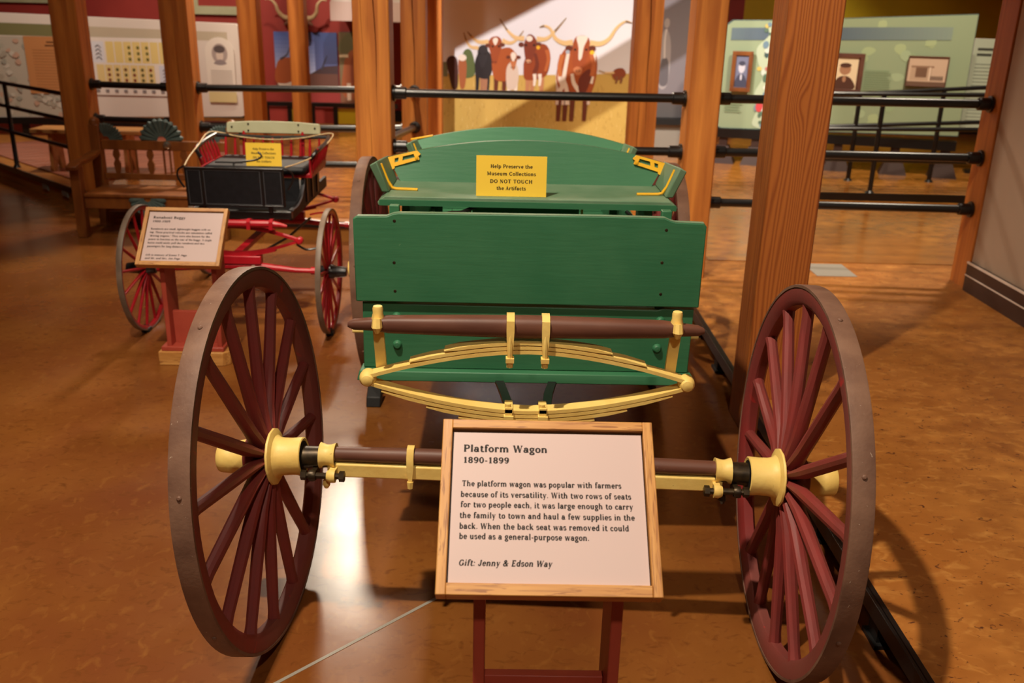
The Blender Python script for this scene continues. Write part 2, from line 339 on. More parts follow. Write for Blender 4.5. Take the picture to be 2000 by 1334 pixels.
def _font():
    F = {}
    def g(ch, adv, fn):
        G = Glyphs(); fn(G); F[ch] = (G.q, adv)
    g('a', 5.7, lambda s: (s.st(4.1, 0, 3.6), s.arc(2.7, 3.45, 1.4, 1.3, 0, 165), s.arc(2.35, 1.5, 1.45, 1.2), s.sb(4.4, 0, 1.1), s.dot(1.4, 3.6, .6)))
    g('b', 6.0, lambda s: (s.st(1.4, 0, 7.5), s.stp(1.4, 7.5), s.arc(3.15, 2.5, 1.75, 2.2)))
    g('c', 5.2, lambda s: (s.arc(3.0, 2.5, 1.8, 2.2, 45, 320), s.dot(4.1, 3.8, .65)))
    g('d', 6.1, lambda s: (s.st(4.5, 0, 7.5), s.stp(4.5, 7.5), s.arc(2.8, 2.5, 1.75, 2.2), s.sb(4.6, 0, 1.1)))
    g('e', 5.5, lambda s: (s.arc(2.9, 2.5, 1.8, 2.2, 0, 325), s.hb(1.2, 4.9, 2.6)))
    g('f', 3.9, lambda s: (s.st(1.8, 0, 6.2), s.arc(3.0, 6.2, 1.2, 1.1, 30, 180), s.hb(.5, 3.4, 4.72), s.sb(1.8), s.dot(3.9, 6.7, .6)))
    g('g', 5.5, lambda s: (s.arc(2.6, 3.2, 1.55, 1.6), s.line(3.8, 4.3, 5.2, 4.9, .7), s.arc(2.7, -.9, 1.8, 1.1), s.line(1.5, 1.8, 1.5, .2, .7)))
    g('h', 6.5, lambda s: (s.st(1.4, 0, 7.5), s.stp(1.4, 7.5), s.arc(3.15, 3.2, 1.65, 1.5, 0, 180), s.st(4.8, 0, 3.2), s.sb(1.4), s.sb(4.8)))
    g('i', 3.2, lambda s: (s.st(1.6, 0, 5), s.stp(1.6, 5), s.sb(1.6), s.dot(1.5, 6.7)))
    g('k', 6.3, lambda s: (s.st(1.4, 0, 7.5), s.stp(1.4, 7.5), s.line(1.8, 2.2, 4.5, 4.8, .7), s.line(2.7, 3, 5, .2), s.sb(1.4), s.sb(5.0), s.stp(4.9, 5, 1.2, .7)))
    g('l', 3.2, lambda s: (s.st(1.6, 0, 7.5), s.stp(1.6, 7.5), s.sb(1.6)))
    g('m', 9.7, lambda s: (s.st(1.4, 0, 5), s.stp(1.4, 5), s.arc(3.1, 3.2, 1.6, 1.5, 0, 180), s.st(4.7, 0, 3.2), s.arc(6.4, 3.2, 1.6, 1.5, 0, 180), s.st(8.0, 0, 3.2), s.sb(1.4), s.sb(4.7), s.sb(8)))
    g('n', 6.5, lambda s: (s.st(1.4, 0, 5), s.stp(1.4, 5), s.arc(3.15, 3.2, 1.65, 1.5, 0, 180), s.st(4.8, 0, 3.2), s.sb(1.4), s.sb(4.8)))
    g('o', 5.8, lambda s: s.arc(2.9, 2.5, 1.9, 2.2))
    g('p', 6.1, lambda s: (s.st(1.4, -2.3, 5), s.stp(1.4, 5), s.arc(3.2, 2.5, 1.75, 2.2), s.sb(1.4, y=-2.4)))
    g('q', 6.1, lambda s: (s.st(4.5, -2.3, 5), s.arc(2.8, 2.5, 1.75, 2.2), s.sb(4.5, y=-2.4)))
    g('r', 4.8, lambda s: (s.st(1.4, 0, 5), s.stp(1.4, 5), s.arc(2.9, 3.5, 1.3, 1.2, 40, 160), s.sb(1.4), s.dot(4.0, 4.2, .7)))
    g('s', 4.7, lambda s: (s.arc(2.3, 3.6, 1.3, 1.1, 30, 250), s.arc(2.4, 1.4, 1.4, 1.15, -150, 80), s.st(.9, .2, 1.8, .4), s.st(3.6, 3.3, 4.8, .4)))
    g('t', 4.1, lambda s: (s.st(1.8, 1.0, 6.3), s.arc(3.0, 1.2, 1.1, .95, 180, 330), s.hb(.5, 3.6, 4.72)))
    g('u', 6.5, lambda s: (s.st(1.5, 1.7, 5), s.stp(1.5, 5), s.arc(3.1, 1.8, 1.55, 1.5, 180, 360), s.st(4.7, 0, 5), s.stp(4.7, 5), s.sb(4.8, 0, 1.1)))
    g('v', 5.8, lambda s: (s.line(1.2, 5, 2.9, 0), s.line(4.7, 5, 2.9, 0, .7), s.stp(1.2, 5, 1, 1), s.stp(4.7, 5, .9, .9)))
    g('w', 8.6, lambda s: (s.line(1.2, 5, 2.6, 0), s.line(4.3, 5, 2.6, 0, .7), s.line(4.3, 5, 5.9, 0), s.line(7.5, 5, 5.9, 0, .7), s.stp(1.2, 5, 1, 1), s.stp(7.5, 5, .9, .9), s.stp(4.3, 5, .8, .6)))
    g('x', 5.9, lambda s: (s.line(1.2, 5, 4.7, 0), s.line(4.6, 5, 1.2, 0, .7), s.sb(1.2), s.sb(4.7), s.stp(1.2, 5, 1, 1), s.stp(4.7, 5, .9, .9)))
    g('y', 5.8, lambda s: (s.line(1.2, 5, 2.9, 0), s.line(4.7, 5, 2.2, -2.1, .7), s.dot(1.7, -1.9, .65), s.stp(1.2, 5, 1, 1), s.stp(4.7, 5, .9, .9)))
    g('z', 5.2, lambda s: (s.hb(.8, 4.4, 4.7), s.hb(.8, 4.4, .3), s.line(4, 4.6, 1.2, .4)))
    g('A', 7.4, lambda s: (s.line(3.6, 7.2, 6, 0), s.line(3.6, 7.2, 1.3, 0, .7), s.hb(2, 5, 2.4), s.sb(1.3), s.sb(6)))
    g('B', 7.0, lambda s: (s.st(1.9, 0, 7.2), s.hb(.7, 4, .3), s.hb(.7, 4, 6.9), s.hb(2, 4, 3.8), s.arc(3.8, 5.4, 1.6, 1.5, -90, 90), s.arc(4.0, 2.0, 1.8, 1.75, -90, 90)))
    g('C', 7.2, lambda s: (s.arc(3.8, 3.6, 2.6, 3.3, 40, 325), s.st(6.0, 4.9, 7.0, .5)))
    g('D', 7.8, lambda s: (s.st(1.9, 0, 7.2), s.hb(.7, 3.8, .3), s.hb(.7, 3.8, 6.9), s.arc(3.7, 3.6, 2.8, 3.3, -90, 90)))
    g('E', 6.6, lambda s: (s.st(1.9, 0, 7.2), s.hb(.7, 5.8, .3), s.hb(.7, 5.6, 6.9), s.hb(2, 4.6, 3.7), s.st(5.6, .2, 2.2, .5), s.st(5.4, 5.2, 7, .5), s.st(4.5, 2.9, 4.5, .4)))
    g('F', 6.4, lambda s: (s.st(1.9, 0, 7.2), s.hb(.7, 5.6, 6.9), s.hb(2, 4.6, 3.7), s.st(5.4, 5.2, 7, .5), s.st(4.5, 2.9, 4.5, .4), s.sb(1.9)))
    g('G', 7.8, lambda s: (s.arc(3.8, 3.6, 2.6, 3.3, 40, 335), s.st(6.2, .6, 3.0), s.hb(4.9, 7.2, 3.0), s.st(6.0, 4.9, 7.0, .5)))
    g('H', 8.2, lambda s: (s.st(1.9, 0, 7.2), s.st(6.2, 0, 7.2), s.hb(2, 6, 3.7), s.sb(1.9), s.sb(6.2), s.stp(1.9, 7.2, 1.1, 1.1), s.stp(6.2, 7.2, 1.1, 1.1)))
    g('I', 3.8, lambda s: (s.st(1.9, 0, 7.2), s.sb(1.9), s.stp(1.9, 7.2, 1.1, 1.1)))
    g('J', 5.6, lambda s: (s.st(3.8, 1.8, 7.2), s.arc(2.5, 1.8, 1.3, 1.5, 190, 360), s.stp(3.8, 7.2, 1.1, 1.1), s.dot(1.3, 1.7, .7)))
    g('M', 9.4, lambda s: (s.st(1.7, 0, 7.2, .75), s.st(7.6, 0, 7.2), s.line(1.9, 7, 4.6, .4), s.line(7.4, 7, 4.6, .4, .7), s.sb(1.7), s.sb(7.6), s.stp(1.7, 7.2, 1.1, .5), s.stp(7.6, 7.2, .5, 1.1)))
    g('N', 8.0, lambda s: (s.st(1.7, 0, 7.2, .75), s.st(6.3, 0, 7.2, .75), s.line(1.8, 6.9, 6.2, .3), s.sb(1.7), s.stp(1.7, 7.2, 1.1, .5), s.stp(6.3, 7.2, 1.1, 1.1)))
    g('O', 7.8, lambda s: s.arc(3.9, 3.6, 2.75, 3.3))
    g('P', 6.8, lambda s: (s.st(1.9, 0, 7.2), s.hb(.7, 4, 6.9), s.hb(2, 4, 3.4), s.arc(4.0, 5.15, 1.8, 1.75, -90, 90), s.sb(1.9, 1.2, 1.2)))
    g('R', 7.4, lambda s: (s.st(1.9, 0, 7.2), s.hb(.7, 4, 6.9), s.hb(2, 4, 3.5), s.arc(4.0, 5.2, 1.7, 1.7, -90, 90), s.line(4, 3.4, 6.2, .3), s.sb(1.9), s.sb(6.2, .3, 1)))
    g('S', 6.0, lambda s: (s.arc(3.0, 5.2, 1.8, 1.7, 30, 250), s.arc(3.1, 2.0, 1.9, 1.7, -150, 80), s.st(1.1, .2, 2.4, .5), s.st(4.9, 4.9, 7, .5)))
    g('T', 7.2, lambda s: (s.st(3.6, 0, 7.2), s.hb(.6, 6.6, 6.9), s.st(.9, 5.0, 7, .5), s.st(6.3, 5.0, 7, .5), s.sb(3.6, 1.3, 1.3)))
    g('U', 7.8, lambda s: (s.st(1.9, 2.4, 7.2), s.arc(3.9, 2.4, 2.0, 2.1, 180, 360), s.st(5.9, 2.4, 7.2, .75), s.stp(1.9, 7.2, 1.1, 1.1), s.stp(5.9, 7.2, 1.1, 1.1)))
    g('W', 10.4, lambda s: (s.line(1.3, 7.2, 3.2, 0), s.line(5.2, 7.2, 3.2, 0, .7), s.line(5.2, 7.2, 7.2, 0), s.line(9.1, 7.2, 7.2, 0, .7), s.stp(1.3, 7.2, 1.1, 1.1), s.stp(9.1, 7.2, 1, 1), s.stp(5.2, 7.2, 1, .8)))
    g('0', 5.8, lambda s: s.arc(2.9, 3.5, 1.85, 3.2))
    g('1', 5.0, lambda s: (s.st(2.6, 0, 7), s.line(2.6, 6.7, 1.1, 5.7, .7), s.sb(2.6, 1.5, 1.5)))
    g('8', 5.8, lambda s: (s.arc(2.9, 5.2, 1.5, 1.5), s.arc(2.9, 1.9, 1.75, 1.6)))
    g('9', 5.8, lambda s: (s.arc(2.9, 4.8, 1.75, 1.9), s.arc(2.5, 3.6, 2.1, 3.3, -95, 25), s.dot(1.6, .8, .6)))
    g('&', 8.0, lambda s: (s.arc(3.2, 5.6, 1.3, 1.3), s.arc(2.9, 1.9, 1.9, 1.6, 60, 330), s.line(2.4, 4.8, 6.6, .2), s.line(4.5, .8, 6.6, 3.6, .7), s.hb(5.5, 7.5, 3.7, .5)))
    g('.', 2.6, lambda s: s.dot(1.3, .6, .7))
    g(',', 2.6, lambda s: (s.dot(1.3, .6, .7), s.line(1.7, .4, .9, -1.3, .6)))
    g(':', 2.8, lambda s: (s.dot(1.4, .6, .7), s.dot(1.4, 4.2, .7)))
    g('-', 3.8, lambda s: s.hb(.6, 3.2, 2.5, .9))
    g('"', 3.8, lambda s: (s.line(1.1, 7.4, 1.1, 5.6, .7), s.line(2.5, 7.4, 2.5, 5.6, .7)))
    F[' '] = ([], 3.1)
    return F
FONT = _font()
def lettering(lines, off=-0.0006):
    """lines: (text, x0, baseline, x-height metres, width metres or None, align, slant); a mesh in local x/z facing -y."""
    mb = MB()
    for text, x0, z0, xh, width, align, slant in lines:
        k = xh / 5.0; total = sum(FONT[c][1] + 0.35 for c in text) * k
        kx = k * (width / total) if width else k
        if align == 'c': x0 -= total * kx / k / 2
        x = 0
        for c in text:
            q, adv = FONT[c]
            for pl in q:
                n = len(mb.v); mb.v += [Vector((x0 + (x + a + slant * b) * kx, off, z0 + b * k)) for a, b in pl]; mb.f.append(tuple(range(n, n + len(pl))))
            x += adv + 0.35
    return mb

# ------------------------------------------------------------------ the setting
DK = 0.14
fl = struct('floor', MB().box(-9, 1.35, -2.5, 9.6, -0.12, 0.0), 'concrete', smooth=False)
j = MB(); j.strip([(-0.93, 1.515, 0.0004), (0.62, 3.02, 0.0004)], 0.010, 0.0012, (0.69, -0.72, 0)); j.build('floor_joint', 'vent_grey', fl)
deck = [(1.015, -2.5), (2.72, -2.5), (2.72, 5.2), (7.5, 5.2), (7.5, 12.7), (-9, 12.7), (-9, 12.7), (-5.6, 9.55), (-4.65, 8.67), (-3.43, 7.48), (-2.6, 6.8), (-1.7, 6.5), (1.015, 6.45)]
deck.pop(6)
d = struct('floor_deck', MB().prism(deck, 0.035, 'z', DK - 0.035), 'cork', smooth=False)
e = MB(); e.box(1.003, 1.016, -2.5, 6.45, DK - 0.045, DK + 0.003); e.box(1.012, 1.03, -2.5, 6.45, DK, DK + 0.003); e.build('deck_edge', 'black_metal', d, bevel=0.001)
for y in (-0.4, 0.35, 1.1, 1.62, 2.1, 2.62, 3.12, 4.1, 4.6, 5.1, 5.7):
    l = MB(); l.box(1.03, 1.075, y - 0.03, y + 0.03, 0.0, DK - 0.03); l.box(1.02, 1.09, y - 0.045, y + 0.045, 0.0, 0.012); l.build('deck_leg', 'black_rubber', d)
edge = deck[6:]
for i in range(len(edge) - 1):
    a, b = Vector((*edge[i], 0)), Vector((*edge[i + 1], 0)); dr = (b - a).normalized(); n = Vector((dr.y, -dr.x, 0))
    if n.y > 0: n = -n
    q = MB(); q.strip([a + n * 0.006 + Vector((0, 0, DK - 0.02)), b + n * 0.006 + Vector((0, 0, DK - 0.02))], 0.045, 0.014, (0, 0, 1)); q.build('deck_edge', 'black_metal', d)
    L = (b - a).length; m = max(1, int(L / 0.9))
    for k in range(m):
        p0 = a + dr * (L * k / m + 0.002) - n * 0.012; p1 = a + dr * (L * (k + 1) / m - 0.002) - n * 0.012; z = Vector((0, 0, (DK - 0.04) / 2))
        MB().strip([p0 + z, p1 + z], DK - 0.04, 0.02, (0, 0, 1)).build('fascia_board', 'fascia', d)
a, b = Vector((-4.65, 8.67, 0)), Vector((-3.43, 7.48, 0)); dr = (b - a).normalized(); n = Vector((-dr.y, dr.x, 0)); n = n if n.y < 0 else -n
for t in (0.62, 0.86):
    p = a + (b - a) * t + Vector((0, 0, 0.07))
    v = MB(); v.strip([p - dr * 0.06 + n * 0.004, p + dr * 0.06 + n * 0.004], 0.05, 0.008, (0, 0, 1))
    for q in (-0.014, 0, 0.014): v.strip([p - dr * 0.055 + n * 0.01 + Vector((0, 0, q)), p + dr * 0.055 + n * 0.01 + Vector((0, 0, q))], 0.004, 0.004, (0, 0, 1))
    v.build('vent_grille', 'vent_grey', d)
struct('floor_hall', MB().prism([(-1.9, 6.62), (1.3, 6.55), (1.3, 5.62), (7.4, 5.62), (7.4, 12.6), (-4.6, 12.6), (-3.2, 7.6)], 0.004, 'z', DK - 0.0005), 'hall_floor', smooth=False)
# boardwalk planks on the left part of the deck
for i in range(16):
    t = 0.16 * i; y0 = 9.2 - t * 0.0
    c = Vector((-5.4, 9.5, 0)) + Vector((0.716, -0.698, 0)) * (t * 1.05)
    if c.x > -3.0: break
    p0 = c + Vector((0.05, 0.05, 0)); p1 = c + Vector((1.55, 1.6, 0))
    p = MB(); p.strip([p0 + Vector((0, 0, DK + 0.006)), p1 + Vector((0, 0, DK + 0.006))], 0.16, 0.012, (0.716, -0.698, 0)); p.build('plank', 'plank', d, bevel=0.002)
# walls
struct('wall_back', MB().box(-9.2, 3.06, 12.6, 12.75, 0, 4.6), 'wall_red')
struct('wall_back_yellow', MB().box(3.06, 7.6, 12.6, 12.75, 0, 4.6), 'wall_yellow')
struct('baseboard_back', MB().box(-9.1, 7.5, 12.55, 12.6, DK, DK + 0.14), 'black_rubber')
struct('wall_left', MB().box(-9.3, -9.15, -2.5, 12.7, 0, 4.6), 'wall_red')
struct('wall_far_right', MB().box(7.5, 7.65, 5.0, 12.7, 0, 4.6), 'wall_yellow')
struct('wall_front', MB().box(-9.2, 2.8, -2.6, -2.5, 0, 4.6), 'wall_beige')
struct('ceiling', MB().box(-9.3, 7.65, -2.6, 12.75, 4.6, 4.7), 'plaster')
w = struct('wall_right', MB().box(2.665, 2.80, -2.5, 5.07, 0.0, 4.6), 'wall_beige')
bb = struct('baseboard_right', MB().box(2.640, 2.664, -2.5, 5.07, DK, DK + 0.165), 'base_brown')
for (y0, y1) in ((-2.4, 4.30), (4.36, 5.07)): MB().box(2.636, 2.645, y0, y1, DK + 0.157, DK + 0.168).build('baseboard_line', 'base_line', bb)
for (y0, y1) in ((-2.4, 4.26), (4.35, 5.07)): MB().box(2.637, 2.645, y0, y1, DK + 0.088, DK + 0.095).build('baseboard_line', 'base_line', bb)
MB().box(2.62, 2.65, 4.30, 4.36, DK + 0.155, DK + 0.17).build('baseboard_clip', 'base_brown', bb)
struct('trim_1', MB().box(1.88, 2.12, 5.30, 5.58, DK + 0.0002, DK + 0.003), 'vent_grey')

# ------------------------------------------------------------------ timber posts
def post(label, x0, x1, y0, y1, z0, m='timber', h=4.3, cracks=(), dark=False):
    t = thing('timber_post', label, 'post', ((x0 + x1) / 2, (y0 + y1) / 2, z0), group=None)
    if not cracks:
        MB().box(x0, x1, y0, y1, z0, z0 + h).build('shaft', m, t, bevel=0.008); return t
    cr = sorted(cracks); N = 96; vs = []; b = 0.006
    for k in range(N + 1):
        z = z0 + h * k / N; ring = [(x0, y0 + b), (x0 + b, y0)]
        for fx, ph, w, za, zb in cr:       # a drying check: a V groove cut into the front face
            u = (z - za) / (zb - za); ww = max(0.0003, w * math.sin(PI * u)) if 0 < u < 1 else 0.0003
            xs = x0 + (x1 - x0) * fx + 0.010 * math.sin(2.1 * z + ph) + 0.004 * math.sin(9 * z + ph * 3)
            ring += [(xs - ww / 2, y0), (xs, y0 + min(0.05, ww * 6)), (xs + ww / 2, y0)]
        ring += [(x1 - b, y0), (x1, y0 + b), (x1, y1 - b), (x1 - b, y1), (x0 + b, y1), (x0, y1 - b)]
        vs += [(a, c, z) for a, c in ring]
    n = len(ring); fs = [(i * n + k, i * n + (k + 1) % n, (i + 1) * n + (k + 1) % n, (i + 1) * n + k) for i in range(N) for k in range(n)] + [tuple(range(n)), tuple(N * n + k for k in range(n))]
    MB().add(vs, fs).build('shaft', m, t)
    return t
post('stout figured timber post on the cork deck edge beside the right wheel', 0.985, 1.185, 3.42, 3.62, 0.0, 'timber_figured')
post('square timber post between black rails, left of the green wagon seat', -0.81, -0.615, 5.2, 5.4, 0.0, cracks=((0.62, 0.5, 0.007, 0.95, 3.2), (0.45, 2.0, 0.003, 0.3, 1.15), (0.3, 1.0, 0.003, 1.2, 2.6)))
post('square timber post between black rails, right of the green wagon seat', 1.012, 1.185, 5.2, 5.4, 0.0)
post('timber post at the end of the beige wall with black rail flanges', 2.665, 2.86, 5.09, 5.29, 0.0)
post('dim timber post behind the carved bench, by the map panel', -3.42, -3.215, 7.4, 7.6, DK - 0.001)
post('dim timber post behind the black buggy, between two long rails', -2.60, -2.39, 7.4, 7.6, DK - 0.001, cracks=((0.5, 0.2, 0.004, 0.4, 1.5),))
post('bright cracked timber post left of the cattle mural', -0.79, -0.60, 7.4, 7.6, DK - 0.001, cracks=((0.55, 1.0, 0.008, 0.6, 3.0),))
post('shaded timber post just behind the bright cracked post, touching the mural edge', -0.76, -0.565, 8.75, 8.95, DK - 0.001)
post('cracked timber post right of the cattle mural', 0.985, 1.195, 7.4, 7.6, DK - 0.001, cracks=((0.55, 0.3, 0.009, 0.5, 3.2), (0.34, 1.8, 0.005, 0.3, 1.1)))
post('far timber post between the white panel and the blue sky picture', -2.67, -2.475, 9.8, 10.0, DK - 0.001)
post('far timber post in front of the blue sky picture', -2.41, -2.23, 10.9, 11.1, DK - 0.001)

# ------------------------------------------------------------------ pipe rails
def rail(label, p0, p1, r=0.024, flanges=(True, True), group=None):
    p0, p1 = Vector(p0), Vector(p1)
    t = thing('pipe_rail', label, 'rail', p0, group=group); dr = (p1 - p0).normalized()
    MB().tube([p0, p1], r, 12).build('pipe', 'black_metal', t)
    for p, s, on in ((p0, 1, flanges[0]), (p1, -1, flanges[1])):
        if on:
            f = MB(); f.tube([p + dr * s * 0.0005, p + dr * s * 0.012, p + dr * s * 0.014, p + dr * s * 0.07, p + dr * s * 0.075], [r * 1.9, r * 1.9, r * 1.45, r * 1.4, r * 1.2], 12)
            f.build('flange', 'black_metal', t)
    return t
names = ('top', 'middle', 'bottom')
for k, z in enumerate((1.141, 0.848, 0.56)):
    rail('%s black pipe rail behind the green wagon, across the cattle mural' % names[k], (-0.612, 5.3, z), (1.01, 5.3, z + 0.004))
    rail('%s black pipe rail behind the stout figured post, ending at the beige wall' % names[k], (1.187, 5.3, z + 0.008), (2.664, 5.19, z + 0.02))
    rail('%s black pipe rail behind the buggy, ending behind the cracked post' % names[k], (-2.388, 7.5, (0.955, 0.655, 0.37)[k]), (-0.792, 7.5, (0.97, 0.67, 0.385)[k]), 0.026)
    rail('%s black pipe rail running back from the post left of the wagon seat' % names[k], (-0.69, 5.402, (1.12, 0.86, 0.56)[k]), (-0.69, 7.398, (0.975, 0.7, 0.42)[k]))
for k, z in enumerate((0.965, 0.70)):
    rail('%s black pipe rail above the carved bench, between two dim posts' % names[k], (-3.213, 7.5, z), (-2.602, 7.5, z - 0.01), 0.024)

# ------------------------------------------------------------------ wheels
def wheel(parent, loc, rz, camber, r, outs, st):
    """wheel part: felloe mesh with tire, hub pieces and spokes below it; local x points outwards when outs=1"""
    w2, dep = st['w'] / 2, st['dep']
    fm = MB().ring([(-w2, r - 0.008), (w2, r - 0.008), (w2, r - dep * 0.75), (w2 * 0.6, r - dep), (-w2 * 0.6, r - dep), (-w2, r - dep * 0.75)], 72)
    key = 'felloe%s' % st['key']
    if key not in st:
        st[key] = fm.mesh('wheel')
        st['tire'] = MB().ring([(-w2 - 0.002, r - 0.0078), (-w2 - 0.002, r - 0.001), (-w2 + 0.001, r), (w2 - 0.001, r), (w2 + 0.002, r - 0.001), (w2 + 0.002, r - 0.0078)], 96).mesh('tire')
        r0, r1 = st['r0'], r - dep + 0.004; s0, s1 = st['s']
        sp = MB(); n = 10; pts = []; 
        ks = (0.0, 0.1, 0.22, 0.5, 0.8, 0.93, 1.0); vs = []
        for q, k in enumerate(ks):
            z = r0 + (r1 - r0) * k; a = (s0 * 1.35, s0 * 1.2, s0, (s0 + s1) / 2, s1, s1 * 0.95, s1 * 1.1)[q]; b = (s0 * 0.62, s0 * 0.7, s0 * 0.95, (s0 + s1) / 2, s1, s1, s1 * 1.1)[q]
            for m in range(n): vs.append((a * math.cos(2 * PI * m / n) - st['dish'] * (1 - k), b * math.sin(2 * PI * m / n), z))
        fs = [(i * n + m, i * n + (m + 1) % n, (i + 1) * n + (m + 1) % n, (i + 1) * n + m) for i in range(len(ks) - 1) for m in range(n)]
        st['spoke'] = sp.add(vs, fs).mesh('spoke')
        for nm, prof in st['hub']:
            mb = MB(); mb.lathe(prof, 28, 'x', wob=st.get('wob')); st['h_' + nm] = mb.mesh(nm)
        bolt = MB(); bolt.lathe([(0, 0.006), (0.003, 0.0055), (0.005, 0.003)], 8, 'z', (0, 0, r - 0.0012)); st['bolt'] = bolt.mesh('tire_bolt')
    o = inst('wheel', st[key], st['rim'], parent, Vector(loc) - root_loc(parent))
    o.rotation_euler = Euler((0, camber, rz + (0 if outs > 0 else PI)), 'XYZ')
    inst('tire', st['tire'], st['tm'], o)
    for nm, prof in st['hub']: inst(nm, st['h_' + nm], st['hm'][nm], o)
    N = st['n']
    for k in range(N): inst('spoke', st['spoke'], st['rim'], o, rot=((k + 0.5) * 2 * PI / N, 0, 0))
    if st.get('bolts'):
        for k in range(8): inst('tire_bolt', st['bolt'], st['tm'], o, rot=((k + 0.37) * 2 * PI / 8, 0, 0))
    return o
WAG = dict(key='w', w=0.043, dep=0.052, r0=0.048, s=(0.0175, 0.0155), dish=0.012, n=16, rim='wheel_red', tm='tire_brown', bolts=True, wob=(14, 0.012, 0.066),
           hub=[('hub', [(-0.034, 0.05), (-0.03, 0.056), (0.03, 0.053), (0.034, 0.047)]),
                ('hub_flange', [(-0.112, 0.041), (-0.114, 0.046), (-0.112, 0.049), (-0.085, 0.0475), (-0.062, 0.0485), (-0.05, 0.051), (-0.044, 0.056), (-0.0415, 0.066), (-0.039, 0.0725), (-0.035, 0.0735), (-0.033, 0.072), (-0.032, 0.05)]),
                ('hub_cap', [(0.03, 0.047), (0.05, 0.044), (0.072, 0.041), (0.074, 0.042), (0.104, 0.0385), (0.108, 0.036), (0.106, 0.03), (0.09, 0.028), (0.09, 0.0)]),
                ('axle_nut', [(-0.1125, 0.040), (-0.113, 0.0)])],
           hm=dict(hub='wheel_red', hub_flange='yellow_paint', hub_cap='yellow_paint', axle_nut='black_rubber'))
BUG = dict(key='b', w=0.022, dep=0.026, r0=0.03, s=(0.009, 0.0075), dish=0.01, n=16, rim='buggy_red', tm='buggy_tire',
           hub=[('hub', [(-0.06, 0.022), (-0.058, 0.028), (-0.03, 0.03), (-0.02, 0.036), (0.02, 0.036), (0.03, 0.03), (0.07, 0.027), (0.085, 0.024), (0.088, 0.018), (0.088, 0.0)])],
           hm=dict(hub='black_metal'))

# ------------------------------------------------------------------ green platform wagon
WC = 0.079
wg = thing('platform_wagon', 'green platform wagon with yellow spring gear and two bench seats, on red wheels', 'wagon', (0.075, 3.2, 0))
ax = Vector((0.07, 2.13, 0)); yaw = -0.047
ca, sa = math.cos(yaw), math.sin(yaw)
def axp(x, y=0.0, z=0.0): return (ax.x + x * ca - y * sa, ax.y + x * sa + y * ca, z)
wheel(wg, axp(-0.680, 0, 0.492), -0.072, 0.072, 0.491, -1, WAG)
wheel(wg, axp(0.680, -0.005, 0.492), -0.033, 0.028, 0.494, 1, WAG)
wheel(wg, (-0.565, 4.0, 0.492), 0, 0.04, 0.491, -1, WAG)
wheel(wg, (0.715, 4.0, 0.492), 0, 0.04, 0.491, 1, WAG)
AM = Matrix.Translation(ax) @ Matrix.Rotation(yaw, 4, 'Z')
def amb():
    m = MB(); m.M = AM; return m
m = amb(); m.tube([(-0.50, 0, 0.508), (-0.30, 0, 0.51), (0, 0, 0.512), (0.30, 0, 0.51), (0.5, 0, 0.508)], [0.019, 0.021, 0.022, 0.021, 0.019], 14); fa = m.build('front_axle', 'bar_brown', wg)
amb().box(-0.505, 0.505, -0.021, 0.021, 0.452, 0.490).build('axle_bed', 'yellow_paint', fa, bevel=0.004)
for s in (-1, 1):
    m = amb(); m.tube([(s * 0.485, 0, 0.5), (s * 0.575, 0, 0.495)], [0.026, 0.03], 14); m.build('axle_arm', 'iron', fa)
    m = amb(); pf = [(s * 0.525, 0.034), (s * 0.512, 0.029), (s * 0.505, 0.0285), (s * 0.498, 0.029), (s * 0.485, 0.033)]
    m.lathe([(a, b) for a, b in pf], 20, 'x', (0, 0, 0.503)); m.build('axle_clip', 'yellow_paint', fa)
    m = amb(); m.tube([(s * 0.46, -0.045, 0.468), (s * 0.56, -0.045, 0.468)], 0.008, 10)
    m.lathe([(s * 0.468, 0.014), (s * 0.455, 0.014)], 6, 'x', (0, -0.045, 0.468)); m.lathe([(s * 0.552, 0.013), (s * 0.566, 0.013)], 6, 'x', (0, -0.045, 0.468)); m.build('shaft_bolt', 'iron', fa)
    m = amb(); m.lathe([(s * 0.478, 0.017), (s * 0.49, 0.018), (s * 0.5, 0.013)], 14, 'x', (0, -0.045, 0.468)); m.box(min(s * 0.478, s * 0.495), max(s * 0.478, s * 0.495), -0.045, 0.0, 0.455, 0.482); m.build('shaft_coupling', 'yellow_paint', fa)
    m = amb(); m.lathe([(s * 0.528, 0.013), (s * 0.535, 0.016), (s * 0.545, 0.015)], 14, 'x', (0, -0.045, 0.468)); m.box(min(s * 0.528, s * 0.54), max(s * 0.528, s * 0.54), -0.045, 0.0, 0.457, 0.48); m.build('shaft_coupling', 'iron', fa)
    m = amb(); m.tube([(s * 0.505, -0.03, 0.455), (s * 0.505, -0.034, 0.437), (s * 0.505, -0.034, 0.428)], [0.008, 0.010, 0.005], 8); m.build('clip_nut', 'yellow_paint' if s < 0 else 'iron', fa)
    m = amb()
    pts = [(s * 0.29, -0.026, 0.445), (s * 0.29, -0.026, 0.49), (s * 0.29, -0.025, 0.515), (s * 0.29, -0.013, 0.534), (s * 0.29, 0.0, 0.537), (s * 0.29, 0.014, 0.532)]
    m.strip(pts, [0.008, 0.018, 0.018, 0.018, 0.018, 0.018], 0.006, (1, 0, 0)); m.tube([(s * 0.29, -0.026, 0.45), (s * 0.29, -0.028, 0.432)], [0.009, 0.007], 6); m.build('axle_strap', 'yellow_paint', fa)
m = MB(); m.box(0.02, 0.12, 2.09, 2.17, 0.53, 0.612); m.build('spring_block', 'yellow_paint', fa, bevel=0.004)

